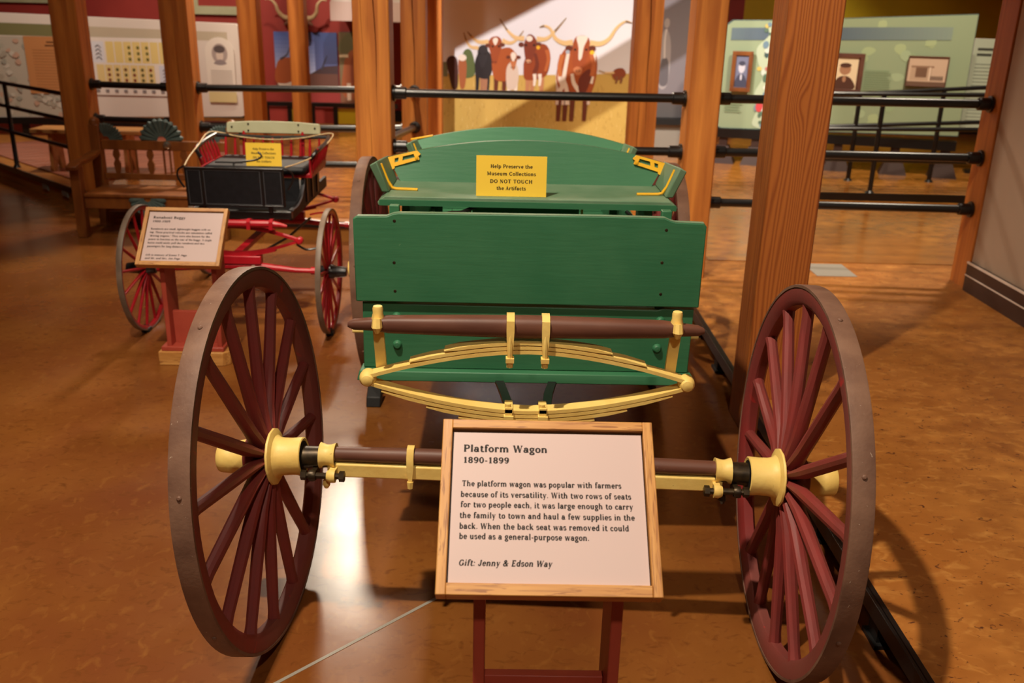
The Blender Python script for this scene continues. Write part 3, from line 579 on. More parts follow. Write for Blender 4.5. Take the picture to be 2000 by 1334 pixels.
# elliptic cross spring
sx0, sx1, sz = -0.322, 0.466, 0.732; scx = (sx0 + sx1) / 2; SY = 2.13
def leaf_curve(hw, top, zc, n=22):
    out = []
    for k in range(n + 1):
        u = -hw + 2 * hw * k / n; q = u / 0.394
        z = sz + 0.008 + (zc - sz - 0.008) * (1 - abs(q) ** 1.75) if top else sz - 0.008 - (sz - 0.008 - zc) * (1 - abs(q) ** 1.75)
        out.append((scx + u, SY, z))
    return out
lw = 0.038
tops = [(0.394, 0.812), (0.315, 0.8205), (0.245, 0.829), (0.16, 0.8375)]
main = MB().strip(leaf_curve(0.394, True, 0.812), lw, 0.009, (0, 1, 0)).build('leaf_spring', 'yellow_paint', wg)
def arc_leaf(hw, dz, top):
    base = leaf_curve(hw, top, 0.812 if top else 0.652); return [(x, y, z + dz) for x, y, z in base]
TP = [0.002, 0.005] + [0.0082] * 19 + [0.005, 0.002]
for k, hw in enumerate((0.29, 0.205)): MB().strip(arc_leaf(hw, 0.0112 * (k + 1), True), lw, TP, (0, 1, 0)).build('leaf', 'yellow_paint', main)
MB().strip(leaf_curve(0.394, False, 0.652), lw, 0.009, (0, 1, 0)).build('leaf', 'yellow_paint', main)
for k, hw in enumerate((0.36, 0.25, 0.17)): MB().strip(arc_leaf(hw, -0.0112 * (k + 1), False), lw, TP, (0, 1, 0)).build('leaf', 'yellow_paint', main)
for x in (sx0, sx1):
    m = MB(); m.lathe([(-0.027, 0.006), (-0.024, 0.0135), (-0.014, 0.0195), (0.0, 0.0215), (0.014, 0.0195), (0.024, 0.0135), (0.027, 0.006)], 18, 'y', (x, SY, sz)); m.build('spring_eye', 'yellow_paint', main)
# cross bar above the spring
m = MB(); xs = [(-0.366, 0.006, 0.010), (-0.352, 0.013, 0.014), (-0.300, 0.0165, 0.018), (-0.268, 0.021, 0.023), (-0.1, 0.025, 0.026), (0.066, 0.0275, 0.027), (0.24, 0.025, 0.026), (0.40, 0.021, 0.023), (0.435, 0.0165, 0.018), (0.484, 0.013, 0.014), (0.498, 0.006, 0.010)]
n = 14; vs = []
for x, h, dp in xs:
    for k in range(n):
        a = 2 * PI * k / n; cx_, cy_ = math.cos(a), math.sin(a); e = 0.7
        zo = 0.872 - (0.0 if abs(x - 0.066) < 0.37 else 0.002)
        vs.append((x, SY + dp * math.copysign(abs(cx_) ** e, cx_), zo + h * math.copysign(abs(cy_) ** e, cy_)))
fs = [(i * n + k, i * n + (k + 1) % n, (i + 1) * n + (k + 1) % n, (i + 1) * n + k) for i in range(len(xs) - 1) for k in range(n)] + [tuple(range(n)), tuple((len(xs) - 1) * n + k for k in range(n))]
bar = m.add(vs, fs).build('spring_bar', 'bar_brown', wg)
for x in (0.027, 0.112):
    m = MB(); m.strip([(x, SY - 0.031, 0.80), (x, SY - 0.031, 0.83), (x, SY - 0.031, 0.87), (x, SY - 0.028, 0.893), (x, SY - 0.014, 0.9), (x, SY + 0.014, 0.9), (x, SY + 0.03, 0.89)], [0.009, 0.016, 0.019, 0.019, 0.019, 0.019, 0.019], 0.006, (1, 0, 0))
    m.tube([(x, SY - 0.031, 0.86), (x, SY - 0.0335, 0.83), (x, SY - 0.031, 0.795)], [0.003, 0.0065, 0.0065], 8); m.box(x - 0.010, x + 0.010, SY - 0.042, SY - 0.02, 0.792, 0.803); m.lathe([(0.778, 0.008), (0.792, 0.008)], 8, 'z', (x, SY - 0.031, 0)); m.build('spring_clip', 'yellow_paint', bar)
    m = MB(); m.box(x - 0.009, x + 0.009, SY - 0.03, SY - 0.022, 0.60, 0.668); m.box(x - 0.010, x + 0.010, SY - 0.03, SY + 0.03, 0.655, 0.664); m.lathe([(0.664, 0.008), (0.676, 0.008)], 8, 'z', (x - 0.002, SY - 0.018, 0)); m.box(x - 0.012, x + 0.012, SY - 0.036, SY - 0.008, 0.638, 0.648); m.build('spring_clip', 'yellow_paint', main)
for x in (-0.293, 0.430):
    m = MB(); m.lathe([(0.872, 0.017), (0.888, 0.016), (0.9, 0.0125), (0.912, 0.013), (0.918, 0.011), (0.9185, 0.0)], 14, 'z', (x, SY - 0.002, 0)); m.tube([(x, SY - 0.022, 0.892), (x, SY - 0.028, 0.872), (x, SY - 0.024, 0.858)], [0.011, 0.013, 0.006], 8); m.build('bar_bolt', 'yellow_paint', bar)
    m = MB(); s = 1 if x > 0 else -1
    m.strip([(x + 0.002 * s, SY + 0.01, 0.862), (x + 0.0 * s, SY + 0.02, 0.80), (x - 0.002 * s, SY + 0.026, 0.745), (x - 0.004 * s, SY + 0.045, 0.735)], 0.026, 0.012, (1, 0, 0)); m.build('bar_stay', 'yellow_paint', bar)

# body
def wbox(x0, x1, *a): return MB().box(WC + x0, WC + x1, *a)
hw = 0.482
pts = [(-hw, 0.815), (hw, 0.815), (hw + 0.001, 1.047), (hw - 0.006, 1.056), (hw - 0.085, 1.058), (hw - 0.10, 1.062), (hw - 0.115, 1.069), (0.2, 1.070), (-0.1, 1.069), (-hw + 0.125, 1.068), (-hw + 0.11, 1.066), (-hw + 0.09, 1.058), (-hw + 0.01, 1.057), (-hw - 0.001, 1.05)]
db = MB().prism([(WC + a, b) for a, b in pts], 0.024, 'y', 2.488).build('dash_board', 'green_paint', wg, bevel=0.003)
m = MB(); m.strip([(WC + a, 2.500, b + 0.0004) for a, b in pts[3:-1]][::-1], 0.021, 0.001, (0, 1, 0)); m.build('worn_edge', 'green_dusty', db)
for x, z in ((-0.291, 1.046), (-0.294, 0.929), (-0.293, 0.847), (0.452, 1.036), (0.447, 0.944), (0.45, 0.853)):
    m = MB(); m.lathe([(-0.0008, 0.003), (-0.0004, 0.0042), (0.0, 0.0045)], 10, 'y', (x, 2.488, z)); m.build('dent_shade', 'iron', db)  # small dents in the board, their shade put in as dark discs
for x in (-0.294, 0.455): MB().box(x - 0.0135, x + 0.0135, 2.513, 2.542, 0.80, 1.083).build('dash_cleat', 'green_paint', db, bevel=0.002)
pts = [(-0.468, 0.612), (0.470, 0.612), (0.472, 0.804), (0.385, 0.806), (0.37, 0.801), (-0.36, 0.806), (-0.375, 0.811), (-0.466, 0.810)]
bf = MB().prism([(WC + a, b) for a, b in pts], 0.03, 'y', 2.502).build('front_panel', 'green_paint', wg, bevel=0.0025)
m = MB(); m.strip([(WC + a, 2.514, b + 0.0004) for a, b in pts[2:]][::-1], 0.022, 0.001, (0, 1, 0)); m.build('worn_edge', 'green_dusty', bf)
for x, z in ((-0.291, 0.768), (-0.291, 0.684), (0.458, 0.770), (0.454, 0.687)):
    m = MB(); m.lathe([(0.0, 0.0135), (-0.006, 0.0125), (-0.011, 0.008), (-0.012, 0.0)], 12, 'y', (x, 2.502, z)); m.build('carriage_bolt', 'green_paint', bf)
m = MB(); m.hexa([(WC - 0.485, 2.47, 0.583), (WC + 0.487, 2.47, 0.583), (WC + 0.48, 2.54, 0.583), (WC - 0.478, 2.54, 0.583)], [(WC - 0.478, 2.477, 0.611), (WC + 0.480, 2.477, 0.611), (WC + 0.478, 2.54, 0.611), (WC - 0.476, 2.54, 0.611)]); m.build('front_sill', 'green_paint', wg, bevel=0.003)
for s in (-1, 1):
    xo = s * 0.468
    MB().box(min(WC + xo, WC + xo - s * 0.025), max(WC + xo, WC + xo - s * 0.025), 2.534, 4.8, 0.612, 0.80).build('side_board', 'green_paint', wg, bevel=0.002)
    MB().tube([(WC + xo + s * 0.003, 2.6, 0.69), (WC + xo + s * 0.045, 2.6, 0.69)], 0.008, 10).build('side_bolt', 'yellow_paint', wg)
for k in range(7):
    x = -0.468 + 0.1337 * k; wbox(x + 0.001, x + 0.1325, 2.54, 4.8, 0.59, 0.611).build('floor_board', 'green_paint', wg)
wbox(-0.442, 0.442, 4.76, 4.785, 0.612, 0.80).build('tail_board', 'green_paint', wg, bevel=0.002)
# struts and running gear below the body
for s in (-1, 1):
    m = MB(); m.strip([(WC + s * 0.085, 2.52, 0.588), (WC + s * 0.062, 2.40, 0.58), (WC + s * 0.045, 2.19, 0.615)], 0.024, 0.010, (1, 0, 0)); m.build('gear_strut', 'black_metal', wg)
MB().box(WC - 0.025, WC + 0.025, 2.6, 4.0, 0.545, 0.582).build('reach', 'black_metal', wg)
m = MB(); m.tube([(-0.5, 4.0, 0.492), (0.65, 4.0, 0.492)], 0.022, 12); ra = m.build('rear_axle', 'wheel_red', wg)
for x in (-0.33, 0.48):
    m = MB(); q = [(x, 3.55 + 0.9 * k / 14, 0.555 + 0.045 * math.sin(PI * k / 14)) for k in range(15)]; m.strip(q, 0.035, 0.012, (1, 0, 0))
    q = [(x, 3.55 + 0.9 * k / 14, 0.545 - 0.035 * math.sin(PI * k / 14)) for k in range(15)]; m.strip(q, 0.035, 0.012, (1, 0, 0)); m.build('side_spring', 'wheel_red', wg)

# bench seats
def seat(dy, dz, plate=True):
    T = Matrix.Translation((0, dy, dz))
    def mb():
        q = MB(); q.M = T; return q
    c = 0.082
    m = mb(); m.prism([(c - 0.466, 1.012), (c + 0.466, 1.012), (c + 0.468, 1.022), (c + 0.445, 1.040), (c - 0.445, 1.040), (c - 0.468, 1.022)], 0.30, 'y', 2.862)
    st = m.build('seat', 'green_dusty', wg, bevel=0.002)
    m = mb(); m.box(c - 0.462, c + 0.462, 2.8575, 2.8625, 1.0125, 1.030); m.build('seat_edge', 'green_paint', st)
    # back: leaning board with an arched top
    n = 20; vs = []
    for k in range(n + 1):
        u = -1 + 2 * k / n; xb = c + u * 0.425; xt = c + u * 0.470; zt = 1.178 - 0.066 * u * u
        vs += [(xb, 3.135, 1.040), (xt, 3.17, zt), (xt, 3.195, zt), (xb, 3.162, 1.040)]
    fs = [(4 * i + q, 4 * i + (q + 1) % 4, 4 * i + 4 + (q + 1) % 4, 4 * i + 4 + q) for i in range(n) for q in range(4)] + [(3, 2, 1, 0), tuple(4 * n + q for q in range(4))]
    bk = mb().add(vs, fs).build('backrest', 'green_paint', st)
    for s in (-1, 1):
        X = lambda a: c + s * a
        m = mb(); m.hexa([(X(0.438), 2.925, 1.041), (X(0.463), 2.925, 1.041), (X(0.463), 3.15, 1.041), (X(0.438), 3.15, 1.041)],
                         [(X(0.474), 2.905, 1.141), (X(0.496), 2.905, 1.128), (X(0.492), 3.195, 1.108), (X(0.470), 3.195, 1.116)])
        ob = m.build('arm_rest', 'green_dusty', st, bevel=0.004)
        m = mb(); m.tube([(X(0.468), 2.965, 1.124), (X(0.448), 2.968, 1.07), (X(0.434), 2.97, 1.048), (X(0.42), 2.97, 1.044), (X(0.352), 2.965, 1.0435)], [0.005] * 5, 8); m.build('corner_iron', 'yellow_bright', st)
        # slotted corner bracket over the joint of back and arm
        if plate:
            m = mb()
            def F(u, d): zt = 1.178 - 0.066 * (u / 0.47) ** 2; return (X(u - (0.06 if u > 0.44 else 0.0) * d), 3.166 - 0.30 * d, zt - d)
            for q in (((0.37, -0.002), (0.47, -0.002), (0.475, 0.006), (0.37, 0.006)), ((0.365, 0.018), (0.46, 0.020), (0.452, 0.032), (0.362, 0.028)), ((0.358, 0.012), (0.37, -0.002), (0.382, 0.006), (0.376, 0.022)), ((0.418, 0.004), (0.432, 0.004), (0.434, 0.022), (0.42, 0.022)), ((0.446, 0.004), (0.472, 0.004), (0.458, 0.04), (0.448, 0.038))):
                a = [Vector(F(u, d)) for u, d in q]; m.hexa([p + Vector((0, -0.006, 0)) for p in a], a)
            m.lathe([(0, 0.006), (-0.003, 0.005), (-0.004, 0.0)], 8, 'y', (X(0.372), 3.153, 1.115)); m.build('corner_bracket', 'yellow_bright', st)
        if plate or s > 0: pass
        else: m = mb(); zt = 1.112; m.hexa([(X(0.40), 3.172, 1.131), (X(0.50), 3.172, zt), (X(0.50), 3.196, zt), (X(0.40), 3.196, 1.131)], [(X(0.40), 3.172, 1.135), (X(0.50), 3.172, zt + 0.004), (X(0.50), 3.196, zt + 0.004), (X(0.40), 3.196, 1.135)]); m.build('top_strap', 'yellow_bright', st)
        m = mb(); xa = X(0.40); m.box(min(xa, X(0.375)), max(xa, X(0.375)), 2.93, 3.12, 0.80 - dz, 1.012); m.build('seat_riser', 'green_paint', st)
        m = mb(); xa = X(0.305); m.box(min(xa, X(0.28)), max(xa, X(0.28)), 3.07, 3.09, 0.80 - dz, 1.012); m.build('seat_post', 'green_paint', st)
        m = mb(); xa = X(0.190); m.box(min(xa, X(0.182)), max(xa, X(0.182)), 3.05, 3.06, 0.80 - dz, 1.012); m.build('seat_iron', 'yellow_paint', st)
    m = mb(); m.box(c - 0.18, c + 0.18, 3.095, 3.11, 0.80 - dz, 1.012); m.build('seat_riser', 'green_paint', st)
    m = mb(); m.box(c - 0.43, c + 0.43, 2.93, 2.95, 0.80 - dz, 0.80 - dz + 0.04); m.build('seat_cleat', 'green_paint', st)
    return st
seat(0, 0); seat(1.10, -0.088, False)
m = MB(); m.tube(spline([(-0.26, 2.72, 0.80), (-0.19, 2.78, 0.985), (-0.12, 2.85, 0.998), (-0.08, 2.9, 1.008)], 6), 0.007, 8); m.build('brake_rod', 'black_metal', wg)
m = MB(); m.tube(spline([(0.46, 2.72, 0.86), (0.42, 2.80, 0.975), (0.39, 2.86, 1.008)], 6), 0.006, 8); m.build('brake_rod', 'black_metal', wg)
def chock(label, x, y):
    m = MB(); m.hexa([(x - 0.03, y - 0.05, 0.0), (x + 0.03, y - 0.05, 0.0), (x + 0.03, y + 0.05, 0.0), (x - 0.03, y + 0.05, 0.0)], [(x - 0.03, y - 0.035, 0.04), (x + 0.03, y - 0.035, 0.04), (x + 0.03, y + 0.03, 0.075), (x - 0.03, y + 0.03, 0.075)])
    o = m.build('wheel_chock', 'black_rubber', None, bevel=0.004); tag(o, label, 'chock')
chock('small black wedge chock in front of the wagon rear wheel, below the left spring end', -0.525, 3.64)

# yellow notice cards
def notice(label, x0, x1, y, z0, z1, lean=0.06, blur=False):
    t = thing('notice_card', label, 'card', ((x0 + x1) / 2, y, z0)); t.rotation_euler = (-lean, 0, 0)
    w, h = x1 - x0, z1 - z0
    m = MB(); m.box(-w / 2, w / 2, -0.0012, 0.0012, 0, h); c = m.build('card', 'card_yellow', t, local=True)
    m = MB(); m.hexa([(-w * 0.18, 0.0012, 0), (w * 0.18, 0.0012, 0), (w * 0.18, h * 0.42, -0.0 + h * 0.42 * lean), (-w * 0.18, h * 0.42, h * 0.42 * lean)], [(-w * 0.1, 0.0012, h * 0.7), (w * 0.1, 0.0012, h * 0.7), (w * 0.1, 0.003, h * 0.7), (-w * 0.1, 0.003, h * 0.7)]); m.build('easel', 'card_yellow', t, local=True)
    rows = (('Help Preserve the', 0.60, 0.70), ('Museum Collections', 0.70, 0.52), ('DO NOT TOUCH', 0.61, 0.33), ('the Artifacts', 0.42, 0.16))
    lm = lettering([(s, 0, h * v, h * 0.062, w * k, 'c', 0) for s, k, v in rows], -0.0016)
    lm.build('lettering', 'ink', c, local=True)
    return t
notice('yellow card notice standing on the green wagon seat', -0.081, 0.139, 2.90, 1.0405, 1.166)

# ------------------------------------------------------------------ label stands
def label_stand(label, cx, yb, zb, run, rise, wid, legs, cross_z, lines, rz=0.0):
    t = thing('label_stand', label, 'sign', (cx, yb + 0.18, 0), rz)
    Ln = math.hypot(run, rise); th = -math.atan2(run, rise)
    X = wid / 2; rw = 0.0175
    loc = (0, -0.18, zb); rot = (th, 0, 0)
    def part(mb, name, m, parent=None, bevel=0.0):
        o = mb.build(name, m, parent or t, local=True, bevel=bevel)
        if parent is None: o.location = loc; o.rotation_euler = rot
        return o
    bk = part(MB().box(-X + 0.012, X - 0.012, 0.008, 0.016, 0.012, Ln - 0.012), 'backing', 'base_brown')
    for s in (-1, 1): part(MB().box(min(s * X, s * (X - rw)), max(s * X, s * (X - rw)), -0.012, 0.020, 0, Ln), 'frame_rail', 'oak_side', bk, 0.0015)
    part(MB().box(-X + rw, X - rw, -0.012, 0.020, 0, rw + 0.003), 'frame_rail', 'oak', bk, 0.0015)
    part(MB().box(-X + rw, X - rw, -0.012, 0.020, Ln - rw, Ln), 'frame_rail', 'oak', bk, 0.0015)
    pw, ph = wid / 1.12, Ln / 1.155
    z0 = 0.0712 * ph
    pn = part(MB().box(-pw / 2, pw / 2, -0.004, 0.008, z0, z0 + ph), 'text_panel', 'panel_pink')
    rows = [(s, -pw / 2 + a * pw, z0 + v * ph, xh, (b - a) * pw if b else None, 'l', sl) for s, a, b, v, xh, sl in lines]
    lettering(rows, -0.0046).build('lettering', 'ink', pn, local=True)
    lx0, lx1, lt, y0, y1 = legs
    for x, s in ((lx0, 1), (lx1, -1)):
        xa, xb = min(x, x + s * lt), max(x, x + s * lt)
        zt0 = zb + (y0 - (yb)) / run * rise - 0.03; zt1 = zb + (y1 - yb) / run * rise - 0.03
        m = MB(); m.hexa([(xa - cx, y0 - yb - 0.18, 0.085), (xb - cx, y0 - yb - 0.18, 0.085), (xb - cx, y1 - yb - 0.18, 0.085), (xa - cx, y1 - yb - 0.18, 0.085)],
                         [(xa - cx, y0 - yb - 0.18, zt0), (xb - cx, y0 - yb - 0.18, zt0), (xb - cx, y1 - yb - 0.18, zt1), (xa - cx, y1 - yb - 0.18, zt1)]); m.build('leg', 'stand_red', t, local=True, bevel=0.003)
    MB().box(lx0 + lt - cx, lx1 - lt - cx, y0 - yb - 0.18 + 0.05, y0 - yb - 0.18 + 0.07, 0.085, cross_z).build('stretcher_board', 'stand_red', t, local=True, bevel=0.002)
    a, b = lx0 - cx - 0.035, lx1 - cx + 0.035; c, e = y0 - yb - 0.18 - 0.03, y1 - yb - 0.18 + 0.04
    m = MB(); k = 0.03; m.prism([(a, c), (b - k, c), (b, c + k), (b, e), (a, e)], 0.065, 'z', 0.0); bs = m.build('base', 'oak', t, local=True, bevel=0.003)
    MB().box(a + 0.012, b - 0.025, c + 0.012, e - 0.012, 0.065, 0.086).build('base_top', 'stand_red', t, local=True, bevel=0.003)
    return t
W_ROWS = [('Platform Wagon', 0.0515, 0.4999, 0.8645, 0.0092, 0), ('1890-1899', 0.053, 0.2969, 0.7868, 0.0080, 0),
          ('The platform wagon was popular with farmers', 0.0507, 0.883, 0.6282, 0.0071, 0), ('because of its versatility. With two rows of seats', 0.0468, 0.931, 0.556, 0.0071, 0),
          ('for two people each, it was large enough to carry', 0.0475, 0.9387, 0.488, 0.0071, 0), ('the family to town and haul a few supplies in the', 0.0445, 0.9436, 0.4172, 0.0071, 0),
          ('back. When the back seat was removed it could', 0.0455, 0.9114, 0.3473, 0.0071, 0), ('be used as a general-purpose wagon.', 0.0465, 0.7069, 0.2822, 0.0071, 0),
          ('Gift: Jenny & Edson Way', 0.0481, 0.5166, 0.1147, 0.0071, 0.2)]
B_ROWS = [('Runabout Buggy', 0.06, 0.50, 0.865, 0.0088, 0), ('1900-1909', 0.06, 0.30, 0.79, 0.0076, 0),
          ('Runabouts are small, lightweight buggies with no', 0.055, 0.86, 0.64, 0.0064, 0), ('top. These practical vehicles are sometimes called', 0.05, 0.89, 0.57, 0.0064, 0),
          ('"driving wagons." They were also known for the', 0.05, 0.87, 0.50, 0.0064, 0), ('power to function on the rear of the buggy. A single', 0.05, 0.90, 0.43, 0.0064, 0),
          ('horse could easily pull the runabout and two', 0.05, 0.81, 0.36, 0.0064, 0), ('passengers for long distances.', 0.05, 0.55, 0.29, 0.0064, 0),
          ('Gift in memory of Ernest T. Page', 0.05, 0.60, 0.12, 0.006, 0.2), ('and Mr. and Mrs. Jim Page', 0.05, 0.52, 0.055, 0.006, 0.2)]
label_stand('oak-framed pink text sign about the platform wagon, on red legs', 0.0915, 1.31, 0.675, 0.24, 0.209, 0.38, (-0.037, 0.232, 0.021, 1.40, 1.52), 0.40, W_ROWS)
label_stand('oak-framed pink text sign in front of the black buggy, on red legs', -1.43, 3.99, 0.487, 0.205, 0.215, 0.372, (-1.54, -1.285, 0.022, 4.06, 4.20), 0.24, B_ROWS, 0.0)

# ------------------------------------------------------------------ black runabout buggy
bx = -1.335; BY = 4.56
bg_ = thing('runabout_buggy', 'black buggy with red spindle seat, red springs and slim red wheels', 'buggy', (bx, 5.0, 0))
for s in (-1, 1):
    wheel(bg_, (bx + s * 0.468, BY, 0.318), 0, 0.012, 0.318, s, BUG)
    wheel(bg_, (bx + s * 0.468, 5.62, 0.318), 0, 0.012, 0.318, s, BUG)
for y, nm in ((BY, 'front_axle'), (5.62, 'rear_axle')):
    m = MB(); m.tube([(bx - 0.43, y, 0.318), (bx - 0.30, y, 0.32), (bx - 0.12, y, 0.338), (bx + 0.12, y, 0.338), (bx + 0.30, y, 0.32), (bx + 0.43, y, 0.318)], [0.012, 0.014, 0.02, 0.02, 0.014, 0.012], 10)
    a = m.build(nm, 'buggy_red', bg_)
    for s in (-1, 1):
        MB().tube([(bx + s * 0.375, y, 0.319), (bx + s * 0.40, y, 0.319)], 0.02, 10).build('axle_clip', 'buggy_red', a)
        MB().tube([(bx + s * 0.40, y, 0.318), (bx + s * 0.43, y, 0.318)], 0.015, 10).build('axle_collar', 'steel', a)
    MB().box(bx - 0.13, bx + 0.13, y - 0.025, y + 0.025, 0.352, 0.395).build('spring_block', 'buggy_red', a, bevel=0.004)
    up = [(bx - 0.325 + 0.65 * k / 16, y, 0.475 + 0.065 * (1 - abs(k / 8 - 1) ** 1.8)) for k in range(17)]
    lo = [(bx - 0.325 + 0.65 * k / 16, y, 0.475 - 0.07 * (1 - abs(k / 8 - 1) ** 1.8)) for k in range(17)]
    m = MB(); m.strip(up, 0.028, 0.012, (0, 1, 0)); m.strip(lo, 0.028, 0.012, (0, 1, 0)); m.strip([(p[0], p[1], p[2] + 0.011) for p in up[3:-3]], 0.028, 0.01, (0, 1, 0)); m.strip([(p[0], p[1], p[2] - 0.011) for p in lo[3:-3]], 0.028, 0.01, (0, 1, 0))
    sp = m.build('leaf_spring', 'buggy_red', bg_)
    for s in (-1, 1): MB().lathe([(-0.02, 0.012), (-0.015, 0.018), (0.015, 0.018), (0.02, 0.012)], 12, 'y', (bx + s * 0.325, y, 0.475)).build('spring_eye', 'buggy_red', sp)
m = MB(); m.tube([(bx - 0.27, BY - 0.04, 0.560), (bx - 0.24, BY - 0.04, 0.564), (bx - 0.2, BY - 0.04, 0.566), (bx + 0.2, BY - 0.04, 0.566), (bx + 0.24, BY - 0.04, 0.562), (bx + 0.275, BY - 0.04, 0.555)], [0.007, 0.013, 0.019, 0.019, 0.013, 0.007], 10)
sb = m.build('shaft_bar', 'buggy_red', bg_)
for x in (-0.09, 0.09, 0.2): MB().strip([(bx + x, BY - 0.062, 0.54), (bx + x, BY - 0.062, 0.578), (bx + x, BY - 0.045, 0.588), (bx + x, BY - 0.02, 0.586)], 0.018, 0.005, (1, 0, 0)).build('bar_strap', 'buggy_red', sb)
for s in (-1, 1):
    MB().tube([(bx + s * 0.06, BY, 0.37), (bx + s * 0.20, 4.85, 0.42), (bx + s * 0.25, 5.2, 0.45)], 0.007, 8).build('brace', 'black_metal', bg_)
    MB().tube(spline([(bx + s * 0.31, BY, 0.455), (bx + s * 0.35, BY + 0.02, 0.425), (bx + s * 0.40, BY + 0.03, 0.43), (bx + s * 0.41, BY + 0.03, 0.44)], 5), 0.006, 8).build('step_iron', 'black_metal', bg_)
    MB().strip([(bx + s * 0.43, BY + 0.3, 0.56), (bx + s * 0.33, BY + 0.45, 0.52), (bx + s * 0.28, BY + 0.5, 0.5)], 0.01, 0.006, (0, 0, 1)).build('step_stay', 'buggy_red', bg_)
MB().box(bx - 0.02, bx + 0.02, BY, 5.62, 0.38, 0.405).build('reach', 'buggy_red', bg_)
# body
MB().box(bx - 0.245, bx + 0.245, 4.74, 5.72, 0.548, 0.575).build('body_floor', 'black_leather', bg_, bevel=0.003)
MB().box(bx - 0.255, bx + 0.255, 4.72, 4.76, 0.545, 0.585).build('toe_board', 'black_metal', bg_, bevel=0.004)
for s in (-1, 1):
    pr = [(4.74, 0.535), (4.74, 0.592)] + [(p.x, p.y) for p in spline([(4.78, 0.592), (4.88, 0.59), (4.98, 0.612), (5.05, 0.66), (5.08, 0.70)], 5)] + [(5.50, 0.70), (5.50, 0.60), (5.72, 0.60), (5.72, 0.535)]
    x = bx + s * 0.245; m = MB(); m.prism(pr, 0.018, 'x', x - 0.009); sd = m.build('side_panel', 'black_leather', bg_, bevel=0.003)
    q = spline([(x + s * 0.011, 4.75, 0.588), (x + s * 0.011, 4.88, 0.587), (x + s * 0.011, 4.98, 0.61), (x + s * 0.011, 5.05, 0.658), (x + s * 0.011, 5.08, 0.70)], 5)
    MB().tube(q, 0.005, 6).build('sweep_moulding', 'grey_trim', sd)
    for y in (5.12, 5.27, 5.42): MB().box(min(x, x + s * 0.016), max(x, x + s * 0.016), y - 0.012, y + 0.012, 0.56, 0.70).build('side_strip', 'black_metal', sd)
m = MB(); T = Matrix.Translation((bx - 0.018, 4.715, 0.612)) @ Matrix.Rotation(0.06, 4, 'X')
def dmb():
    q = MB(); q.M = T; return q
dash = dmb().box(-0.248, 0.248, -0.010, 0.010, 0, 0.196).build('dash', 'black_leather', bg_, bevel=0.004)
for (a, b, c, e) in ((-0.248, 0.248, 0.186, 0.198), (-0.248, 0.248, -0.002, 0.008), (-0.248, -0.238, 0, 0.196), (0.238, 0.248, 0, 0.196), (-0.168, -0.155, 0, 0.196), (0.133, 0.146, 0, 0.196)):
    dmb().box(a, b, -0.0135, -0.009, c, e).build('dash_piping', 'black_metal', dash, bevel=0.002)
for x0, x1 in ((-0.236, -0.170), (-0.153, 0.131), (0.148, 0.236)):
    q = dmb()
    for (a, b, c, e) in ((x0, x1, 0.010, 0.0125), (x0, x1, 0.1815, 0.184), (x0, x0 + 0.0025, 0.010, 0.184), (x1 - 0.0025, x1, 0.010, 0.184)): q.box(a, b, -0.0115, -0.0095, c, e)
    q.build('dash_stitching', 'grey_trim', dash)
for x in (-0.17, 0.17): MB().tube([(bx - 0.018 + x, 4.72, 0.58), (bx - 0.018 + x, 4.716, 0.62)], 0.012, 8).build('dash_bracket', 'black_metal', dash)
# seat
MB().box(bx - 0.30, bx + 0.30, 5.06, 5.46, 0.70, 0.722).build('seat_board', 'buggy_red', bg_, bevel=0.003)
cu = MB().box(bx - 0.275, bx + 0.275, 5.02, 5.43, 0.722, 0.765).build('seat_cushion', 'black_leather', bg_, bevel=0.02)
MB().box(bx - 0.23, bx + 0.23, 5.045, 5.06, 0.575, 0.70).build('seat_fall', 'black_leather', bg_)
for s in (-1, 1):
    m = MB(); m.tube(spline([(bx + s * 0.295, 5.07, 0.80), (bx + s * 0.325, 5.10, 0.842), (bx + s * 0.338, 5.30, 0.858), (bx + s * 0.325, 5.47, 0.872)], 5), 0.011, 8); m.build('arm_rail', 'black_metal', bg_)
    hh = 0.085 if s > 0 else 0.035; m = MB(); m.strip([(bx + s * 0.293, 5.06, 0.718 + hh / 2), (bx + s * 0.30, 5.46, 0.718 + hh / 2)], hh, 0.01, (0, 0, 1)); m.build('seat_side', 'buggy_red', bg_)
    for k in range(7):
        y = 5.1 + 0.055 * k; MB().tube([(bx + s * 0.295, y, 0.722), (bx + s * 0.31, y, 0.79), (bx + s * 0.332, y, 0.855)], [0.006, 0.009, 0.005], 8).build('spindle', 'buggy_red', bg_)
    MB().tube([(bx + s * 0.17, 5.47, 0.72), (bx + s * 0.17, 5.50, 0.89)], 0.011, 8).build('back_upright', 'buggy_red', bg_)
MB().tube([(bx - 0.325, 5.47, 0.868), (bx, 5.48, 0.858), (bx + 0.325, 5.47, 0.868)], 0.011, 8).build('back_rail', 'black_metal', bg_)
for k in range(11):
    x = bx - 0.27 + 0.054 * k; MB().tube([(x, 5.445, 0.722), (x, 5.455, 0.79), (x, 5.468, 0.858)], [0.006, 0.009, 0.005], 8).build('spindle', 'buggy_red', bg_)
pts = [(-0.268, 0.0), (0.268, 0.0), (0.272, 0.012), (0.270, 0.055), (0.255, 0.06), (0.13, 0.068), (0.0, 0.071), (-0.13, 0.069), (-0.255, 0.062), (-0.270, 0.056), (-0.272, 0.01)]
q = MB(); q.M = Matrix.Translation((bx + 0.002, 5.50, 0.878)) @ Matrix.Rotation(-0.12, 4, 'X'); q.prism(pts, 0.02, 'y', -0.01); br = q.build('back_board', 'board_cream', bg_, bevel=0.004)
